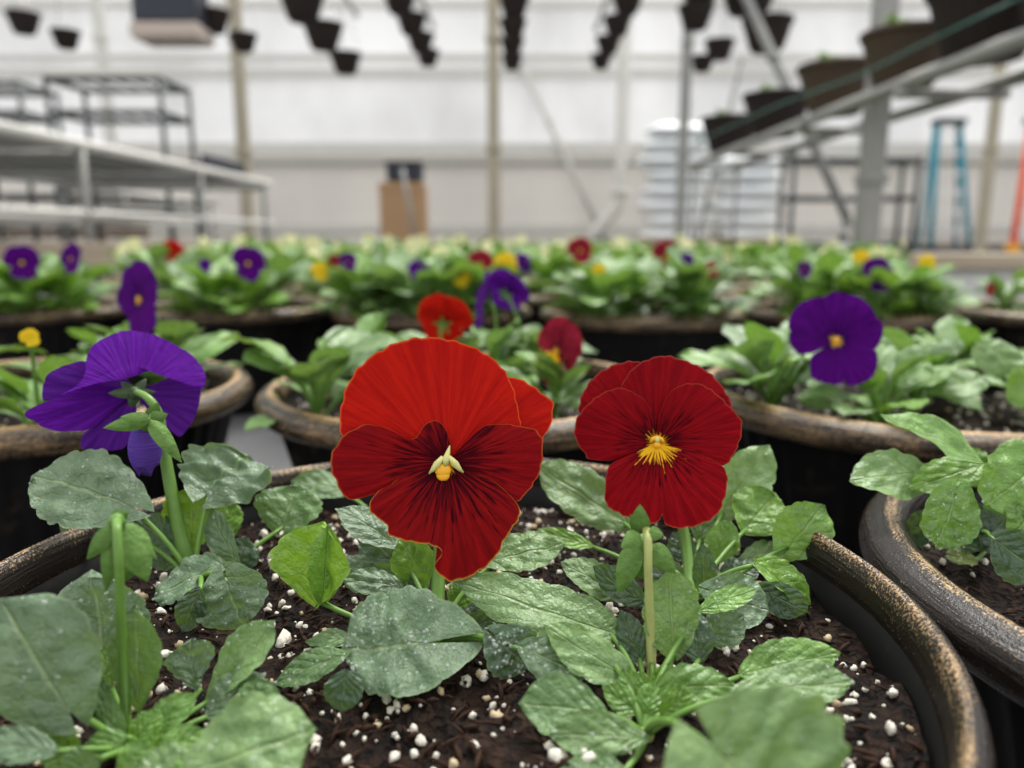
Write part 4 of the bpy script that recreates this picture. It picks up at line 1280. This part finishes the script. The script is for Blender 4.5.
# hanging baskets
def make_basket(mat, tan=False):
    root = empty('hanging_basket', (0, 0, 0), '', 'hanging basket')
    b = MB()
    b.lathe([(0, 0), (.55, 0), (.60, .04), (.64, .1, 1), (.80, .5, 1), (.92, .84, 1), (.95, .90), (.91, .90), (.86, .8), (.6, .1), (0, .08)], 96, rib=24, amp=.022)
    b.build('bowl', M[mat], root)
    r = MB().lathe([(.93, .86), (1.0, .88), (1.02, .93), (1.0, .985), (.94, 1.0), (.9, .96), (.9, .88)], 48, closed=True)
    r.build('rim', M[mat], root)
    r = MB().lathe([(0, .87), (.5, .88), (.89, .86)], 24); r.build('soil', M['soil'], root)
    return root
BASK = make_basket('basket'); BASK_T = make_basket('basket_tan')
for b_o in (BASK, BASK_T): pass
used = {'b': False, 't': False}
def put_basket(px, py, Y, wpx, label, tan=False, group=None, hang=None, aspect=.62, floor_z=None):
    """py is the bottom of the basket"""
    src = BASK_T if tan else BASK
    key = 't' if tan else 'b'
    o = src if not used[key] else copy_tree(src)
    if used[key]:
        for ch in list(o.children):
            if ch.name.startswith('hanger_wire') or ch.name.startswith('foliage'): bpy.data.objects.remove(ch)
    used[key] = True
    P = pix(px, py, Y); R = wpx * mpp(P) / 2
    z = floor_z if floor_z is not None else P.z
    o.location = (P.x, Y, z); o.scale = (R, R, R * 2 * aspect)
    o['label'] = label
    if group: o['group'] = group
    if hang:
        top = (hang - z) / (R * 2 * aspect)
        for q in range(3):
            w = 2 * PI * q / 3 + .5
            MB().tube([(math.cos(w) * .98, math.sin(w) * .98, .95), (math.cos(w) * .5, math.sin(w) * .5, .95 + (top - .95) * .5), (0, 0, top)], .012, 0, 5).build('hanger_wire', M['wire'], o)
    return o
hangs = [
    # column pixel x start..end, py bottoms, distances
    ('first', [(284, -14, 5.6, 50), (303, 22, 6.3, 46), (324, 50, 7.1, 40), (346, 74, 8.0, 32)]),
    ('second', [(384, -10, 6.0, 38), (400, 14, 6.6, 34), (412, 35, 7.3, 31), (421, 52, 8.0, 28), (428, 66, 8.8, 24)]),
    ('third', [(515, -8, 6.0, 36), (514, 18, 6.6, 31), (513, 38, 7.4, 28), (512, 55, 8.1, 25), (512, 70, 8.9, 22)]),
    ('fourth', [(640, -8, 6.0, 36), (627, 14, 6.6, 33), (617, 36, 7.3, 29), (608, 54, 8.1, 26), (601, 69, 8.9, 22)]),
]
posn = {'first': 'leftmost', 'second': 'second', 'third': 'third', 'fourth': 'rightmost'}
order = ['nearest', 'second', 'third', 'fourth', 'fifth']
for col_, lst in hangs:
    HZ = pix(lst[0][0], lst[0][1], lst[0][2]).z + .62
    xs = []
    for i, (px_, py_, Y, w_) in enumerate(lst):
        o = put_basket(px_, py_, Y, w_, 'dark hanging basket, %s from the front in the %s of four hanging rows' % (order[i] if i else 'first', posn[col_]), hang=HZ)
        xs.append((o.location.x, Y))
    rail(xs[0][0], xs[0][1] - .4, xs[-1][0], xs[-1][1] + .7, HZ, 'grey overhead rail carrying the %s receding row of hanging baskets' % posn[col_])
SG = [
    (25, 34, 7.5, 32, 'small dark hanging basket at the far upper left corner'),
    (67, 49, 7.9, 28, 'dark hanging basket second from the upper left corner'),
    (214, 33, 7.2, 34, 'dark hanging basket just right of the ceiling heater'),
    (244, 52, 8.0, 28, 'dark hanging basket in front of the tan post at left'),
    (695, 30, 6.0, 36, 'dark hanging basket left of the diagonal brace, upper one'),
    (719, 60, 7.6, 30, 'dark hanging basket behind the diagonal brace, middle one'),
    (702, 72, 8.2, 24, 'smallest dark hanging basket left of the diagonal brace'),
    (766, 52, 6.2, 50, 'large dark hanging basket right of the diagonal brace'),
    (748, 14, 5.2, 62, 'large dark hanging basket cut off by the top edge over the brace'),
    (700, 4, 5.0, 44, 'dark hanging basket cut off by the top edge left of the brace'),
]
for (px_, py_, Y, w_, lab) in SG:
    put_basket(px_, py_, Y, w_, lab, hang=pix(px_, py_, Y).z + .75, tan=False)
def crossbar(y, z, xa, xb, label):
    root = empty('cross_rail', (xa, y, z), label, 'rail')
    MB().tube([(xa, y, z), ((xa + xb) / 2, y, z), (xb, y, z)], .018, 0, 8).build('pipe', M['galv'], root, root.location)
    MB().tube([(xb - .03, y, z), (xb, y, z)], .026, 0, 8).build('end_cap', M['galv'], root, root.location)
for i, s in enumerate(SG):
    P = pix(s[0], s[1], s[2])
    crossbar(s[2], P.z + .75, P.x - .5, P.x + .5, 'overhead rail holding the ' + s[4].replace('dark ', ''))

# ceiling heater
hp = pix(172, 20, 7.0)
ht = empty('ceiling_heater', hp, 'dark ceiling heater with beige underside at upper left', 'heater')
mm = mpp(hp)
MB().box(hp + Vector((0, 0, 12 * mm)), (62 * mm, .36, 40 * mm)).build('housing', M['navy'], ht, hp, False)
MB().box(hp + Vector((0, 0, -14 * mm)), (66 * mm, .4, 14 * mm)).build('tray', M['heater'], ht, hp, False)
for sx in (-1, 1):
    MB().tube([hp + Vector((sx * 30 * mm, 0, 30 * mm)), hp + Vector((sx * 30 * mm, 0, 1.2))], .01, 0, 6).build('hanger_rod', M['galv'], ht, hp)

# long bench at left
def bench(name, x0, x1, y0, y1, zt, label, legs_y, topmat='white_pipe', shelf=None):
    root = empty(name, ((x0 + x1) / 2, y0, 0), label, 'bench')
    org = root.location
    b = MB()
    for xx in (x0, x1): b.tube([(xx, y0, zt), (xx, (y0 + y1) / 2, zt), (xx, y1, zt)], .03, 0, 8)
    for yy in (y0, y1): b.tube([(x0, yy, zt), ((x0 + x1) / 2, yy, zt), (x1, yy, zt)], .03, 0, 8)
    b.build('frame', M[topmat], root, org)
    b = MB()
    n = int((y1 - y0) / .055)
    for i in range(n):
        y = y0 + (i + .5) * (y1 - y0) / n
        b.tube([(x0, y, zt + .012), ((x0 + x1) / 2, y, zt + .012), (x1, y, zt + .012)], .012, 0, 5)
    for i in range(8):
        x = x0 + (i + .5) * (x1 - x0) / 8
        b.tube([(x, y0, zt), (x, (y0 + y1) / 2, zt), (x, y1, zt)], .008, 0, 5)
    b.build('mesh_top', M['galv'], root, org)
    for y in legs_y:
        for xx in (x0, x1):
            MB().tube([(xx, y, zt), (xx, y, zt / 2), (xx, y, 0)], .024, 0, 8).build('leg', M['galv'], root, org)
        MB().tube([(x0, y, zt - .05), ((x0 + x1) / 2, y, zt - .05), (x1, y, zt - .05)], .02, 0, 8).build('crossbar', M['galv'], root, org)
    if shelf:
        b = MB()
        for xx in (x0, (x0 + x1) / 2, x1): b.tube([(xx, y0, shelf), (xx, (y0 + y1) / 2, shelf), (xx, y1, shelf)], .02, 0, 8)
        b.build('stretcher', M[topmat], root, org)
    return root
bench('greenhouse_bench', -4.2, -2.32, 2.6, 7.6, .745, 'long pale wire-topped bench running into the distance at left', (2.9, 4.3, 5.9, 7.4), shelf=.38)
bench('greenhouse_bench', -7.4, -5.0, 9.9, 13.4, .80, 'second pale bench farther away behind the long bench at left', (10.2, 11.6, 13.1), shelf=.45)
# black folded tray on the bench
tp_ = Vector((-2.75, 6.6, .78))
t_ = empty('plant_tray', tp_, 'dark plastic tray lying on the far end of the long bench', 'tray')
b = MB()
b.box(tp_ + Vector((0, 0, .02)), (.75, .9, .05)); b.build('tray_base', M['navy'], t_, tp_, False)
for sx in (-1, 1): MB().box(tp_ + Vector((sx * .37, 0, .06)), (.03, .9, .08)).build('rim_side', M['navy'], t_, tp_, False)
# dark tubular rack behind the bench
def rack(x0, x1, y0, y1, z0, zt, levels, label, mat='dark_metal', r=.03, name='metal_rack'):
    root = empty(name, ((x0 + x1) / 2, y0, z0), label, 'rack'); org = root.location
    for xx in (x0, x1):
        for yy in (y0, y1):
            MB().tube([(xx, yy, z0), (xx, yy, (z0 + zt) / 2), (xx, yy, zt)], r, 0, 8).build('leg', M[mat], root, org)
    for z in levels:
        b = MB()
        for yy in (y0, y1): b.tube([(x0, yy, z), ((x0 + x1) / 2, yy, z), (x1, yy, z)], r, 0, 8)
        for xx in (x0, x1): b.tube([(xx, y0, z), (xx, (y0 + y1) / 2, z), (xx, y1, z)], r, 0, 8)
        for q in range(6):
            xx = x0 + (q + .5) * (x1 - x0) / 6
            b.tube([(xx, y0, z), (xx, (y0 + y1) / 2, z), (xx, y1, z)], r * .5, 0, 6)
        b.build('shelf', M[mat], root, org)
    return root
pa, pb = pix(45, 75, 8.0), pix(162, 112, 8.0)
rack(pa.x, pb.x, 8.0, 8.7, 0, pa.z, (pa.z - .03, pb.z, .5), 'dark tubular rack standing behind the long bench at left', r=.027)
pa, pb = pix(-60, 80, 8.6), pix(22, 112, 8.6)
rack(pa.x, pb.x, 8.6, 9.3, 0, pa.z, (pa.z - .03, pb.z, .5), 'second dark rack cut off by the left edge', r=.027)
pa, pb = pix(795, 156, 9.5), pix(912, 240, 9.5)
rack(pa.x, pb.x, 9.5, 9.9, 0, pa.z, (pa.z - .04, pix(800, 198, 9.5).z, .16), 'dark open rack behind the thick grey post at right', r=.03)
# low board frames at left
lp = empty('timber_edging', (-7.2, 9.5, 0), 'low brown timber edging beneath the benches at left', 'edging')
for z in (.13, .29, .43): MB().box((-7.4, 9.5, z), (6.0, .05, .12)).build('board', M['wood_dark'], lp, lp.location, False)
for x in (-9.8, -7.4, -5.0): MB().box((x, 9.56, .24), (.08, .06, .48)).build('stake', M['wood_dark'], lp, lp.location, False)
lp = empty('timber_edging', (-3, 3.9, 0), 'pale low timber board on the floor before the long bench at left', 'edging')
MB().box((-2.7, 3.9, .17), (3.2, .05, .12)).build('board', M['wood'], lp, lp.location, False)
for x in (-4.0, -2.7, -1.4): MB().box((x, 3.95, .115), (.08, .06, .23)).build('stake', M['wood'], lp, lp.location, False)

# right bench with large pots
RB_Z = .735
bq_ = empty('pipe_bench', (1.33, 1.7, 0), 'narrow grey pipe bench holding a row of large pots at right', 'bench')
for dx in (-.14, .14):
    MB().tube([(1.33 + dx, 1.5, RB_Z - .02), (1.33 + dx, 3.4, RB_Z - .02), (1.33 + dx, 5.4, RB_Z - .02)], .022, 0, 10).build('rail', M['galv'], bq_, bq_.location)
for y in (1.6, 2.45, 3.3, 4.2, 5.2):
    b = MB().tube([(1.33 - .17, y, RB_Z - .05), (1.33, y, RB_Z - .05), (1.33 + .17, y, RB_Z - .05)], .016, 0, 8)
    b.build('crossbar', M['galv'], bq_, bq_.location)
for y in (1.6, 3.3, 5.2):
    for dx in (-.14, .14):
        if y == 3.3: continue
        MB().tube([(1.33 + dx, y, RB_Z - .03), (1.33 + dx, y, .36), (1.33 + dx, y, 0)], .012, 0, 8).build('leg', M['galv'], bq_, bq_.location)
big_pots = [(726, 4.75, 56, False, 'dark large pot at the far end of the pipe bench'), (771, 3.95, 66, False, 'dark large pot second from the far end of the pipe bench'),
            (828, 3.25, 76, True, 'brownish ribbed large pot in the middle of the pipe bench'), (893, 2.68, 86, True, 'brownish ribbed large pot beside the thick grey post'),
            (968, 2.26, 112, False, 'black large pot near the upper right corner'), (1050, 1.92, 120, False, 'black large pot cut off at the upper right corner')]
for (px_, Y, w_, tan, lab) in big_pots:
    P = pix(px_, 235, Y)
    o = put_basket(px_, 200, Y, w_, lab, tan=tan, aspect=.62, floor_z=RB_Z + .003)
    o['category'] = 'pot'; o.name = 'nursery_pot'
    f = bpy.data.objects.new('foliage', FOL[0]); COL.objects.link(f); f.parent = o
    R = o.scale.x; f.scale = (.9 / R, .9 / R, .9 / o.scale.z); f.location = (-.3, 0, .87); f.color = (.17, .3, .07, 1)
hz = empty('hose', pix(1100, -40, 1.75), 'thin dark green line slanting across the pots at upper right', 'hose')
MB().tube([pix(1100, -40, 1.75), pix(960, 26, 2.1), pix(860, 75, 2.5), pix(780, 104, 3.0), pix(700, 140, 4.4)], .0032, 0, 6).build('line', M['green_wire'], hz, hz.location)
MB().tube([pix(702, 139, 4.36), pix(699, 141, 4.42)], .012, 0, 6).build('end_fitting', M['green_wire'], hz, hz.location)

# blue step ladder, orange ladder
def ladder(base_l, base_r, top_l, top_r, mat, label, steps, w=.07, back=True, foot_m=None):
    root = empty('step_ladder', base_l, label, 'ladder'); org = Vector(base_l)
    for a, b_ in ((base_l, top_l), (base_r, top_r)):
        a, b_ = Vector(a), Vector(b_)
        MB().tube([a, a.lerp(b_, .5), b_], w, 0, 4).build('rail', M[mat], root, org)
        MB().box(a + Vector((0, 0, w)), (w * 2.6, w * 2.6, w * 2)).build('foot', M[foot_m or 'dark_metal'], root, org, False)
        if back:
            c = a + Vector((0, .42, 0)); MB().tube([c, c.lerp(b_, .5), b_ + Vector((0, .08, 0))], w * .6, 0, 6).build('rear_rail', M[mat], root, org)
    for i in range(steps):
        t = (i + 1) / (steps + .6)
        p, q = Vector(base_l).lerp(Vector(top_l), t), Vector(base_r).lerp(Vector(top_r), t)
        MB().box((p + q) / 2, ((q - p).length - .07, .06, .06)).build('step', M['plastic_white'], root, org, False)
    p, q = Vector(top_l), Vector(top_r)
    MB().box((p + q) / 2, ((q - p).length + .1, .3, .1)).build('top_cap', M['dark_metal'], root, org, False)
LY = 13.2
bl_, br_ = pix(930, 250, LY), pix(969, 250, LY); bl_.z = br_.z = 0.0
ladder(bl_, br_, pix(938, 122, LY + .5), pix(960, 122, LY + .5), 'blue', 'blue step ladder standing against the back wall at right', 6, .055)
bl_, br_ = pix(1012, 252, 12.0), pix(1056, 252, 12.0); bl_.z = br_.z = 0.0
ladder(bl_, br_, pix(1032, 120, 12.5), pix(1054, 120, 12.5), 'orange', 'orange ladder cut off by the right edge', 6, .06, back=False, foot_m='eye')

# soil bags: two stacks on a pallet
pl_ = empty('pallet', (2.8, 11.0, 0), 'wooden pallet under the stacked white bags', 'pallet')
for q in range(6): MB().box((1.75 + q * .42, 11.4, .13), (.36, 1.2, .025)).build('deck_board', M['cardboard'], pl_, pl_.location, False)
for q in range(3): MB().box((2.8, 10.95 + q * .45, .06), (2.5, .1, .115)).build('runner', M['cardboard'], pl_, pl_.location, False)
def bag_mesh(w, d, h, seed):
    rd = random.Random(seed); vs = []; fs = []; nx, ny = 16, 10
    ph = rd.uniform(0, 6)
    for side in (1, -1):
        for i in range(nx + 1):
            for j in range(ny + 1):
                u, v = -1 + 2 * i / nx, -1 + 2 * j / ny
                pil = ((1 - abs(u) ** 4) * (1 - abs(v) ** 4)) ** .45 if abs(u) < 1 and abs(v) < 1 else 0
                z = side * h / 2 * .94 * pil + .005 * math.sin(u * 5 + ph) * math.cos(v * 4) * (pil > 0)
                vs.append((u * w / 2 * (1 - .04 * v * v), v * d / 2 * (1 - .05 * u * u), h / 2 + z))
    n = (nx + 1) * (ny + 1)
    for s in range(2):
        for i in range(nx):
            for j in range(ny):
                a = s * n + i * (ny + 1) + j
                q = (a, a + ny + 1, a + ny + 2, a + 1)
                fs.append(q if s == 0 else q[::-1])
    return vs, fs
bagm = []
for s in range(3):
    v_, f_ = bag_mesh(.95, .7, .205, s); o = MB().add(v_, f_).build('soil_bag', M['bag']); bagm.append(o.data); bpy.data.objects.remove(o)
ordn = ['lowest', 'second', 'third', 'fourth', 'fifth', 'sixth', 'seventh', 'eighth', 'ninth']
for st, (x, nb) in enumerate(((2.32, 8), (3.34, 6))):
    for q in range(nb):
        o = bpy.data.objects.new('soil_bag', bagm[(q + st) % 3]); COL.objects.link(o)
        o.location = (x + .07 * math.sin(q * 2.1 + st), 11.35, .146 + q * .208); o.rotation_euler.z = .12 * math.sin(q * 3 + st)
        tag(o, 'white soil bag, %s from bottom of the %s stack at right' % (ordn[q], ('taller', 'lower')[st]), 'bag', 'stacked white soil bags')

# cardboard box with dark bin on top
cp = pix(403, 238, 11.0); mm = mpp(cp)
zb = 0.0; zt = pix(403, 182, 11.0).z
bx_ = empty('cardboard_box', (cp.x, 11, 0), 'tall brown cardboard box near the back wall', 'box')
MB().box((cp.x, 11.2, zt / 2), (45 * mm, .5, zt)).build('carton', M['cardboard'], bx_, bx_.location, False)
MB().box((cp.x, 10.945, zt - .06), (45 * mm, .02, .1)).build('flap', M['cardboard'], bx_, bx_.location, False)
nb = empty('storage_bin', (cp.x, 11.2, zt), 'dark blue bin sitting on the cardboard box', 'bin')
b = MB().box((cp.x + .03, 11.2, zt + .13), (34 * mm, .4, .24)); b.build('tub', M['navy'], nb, nb.location, False)
MB().box((cp.x + .03, 11.2, zt + .265), (37 * mm, .44, .03)).build('lid', M['navy'], nb, nb.location, False)
px_pole('broom_handle', (402, 168), (418, 254), 10.6, 4, 'galv', 'thin grey pole leaning against the cardboard box', 'pole', True)

# white cup-like sensor on the thick post, and the timber board at right
cp = pix(843, 240, 2.75)
cu = empty('plastic_bottle', (cp.x, 2.75, 0), 'small white plastic canister standing at the foot of the thick grey post', 'canister')
mm = mpp(cp)
MB().lathe([(0, 0), (.9, 0), (1, .02), (1, .2), (.95, .225), (.6, .24), (0, .24)], 24, (0, 0, 0)).build('body', M['plastic_white'], cu)
cu.children[0].scale = (7 * mm, 7 * mm, 1.0)
o = MB().lathe([(0, .24), (.62, .24), (.62, .265), (0, .268)], 24).build('cap', M['dark_metal'], cu); o.scale = (7 * mm, 7 * mm, 1.0)
ed = empty('raised_bed_edge', (1.9, 2.6, 0), 'tan timber cap board on a white low wall at right, beyond the pots', 'bed edge')
MB().box((2.25, 2.6, .18), (2.1, .12, .05)).build('cap_board', M['wood'], ed, ed.location, False)
MB().box((2.25, 2.62, .077), (2.06, .06, .154)).build('side_panel', M['plastic_white'], ed, ed.location, False)
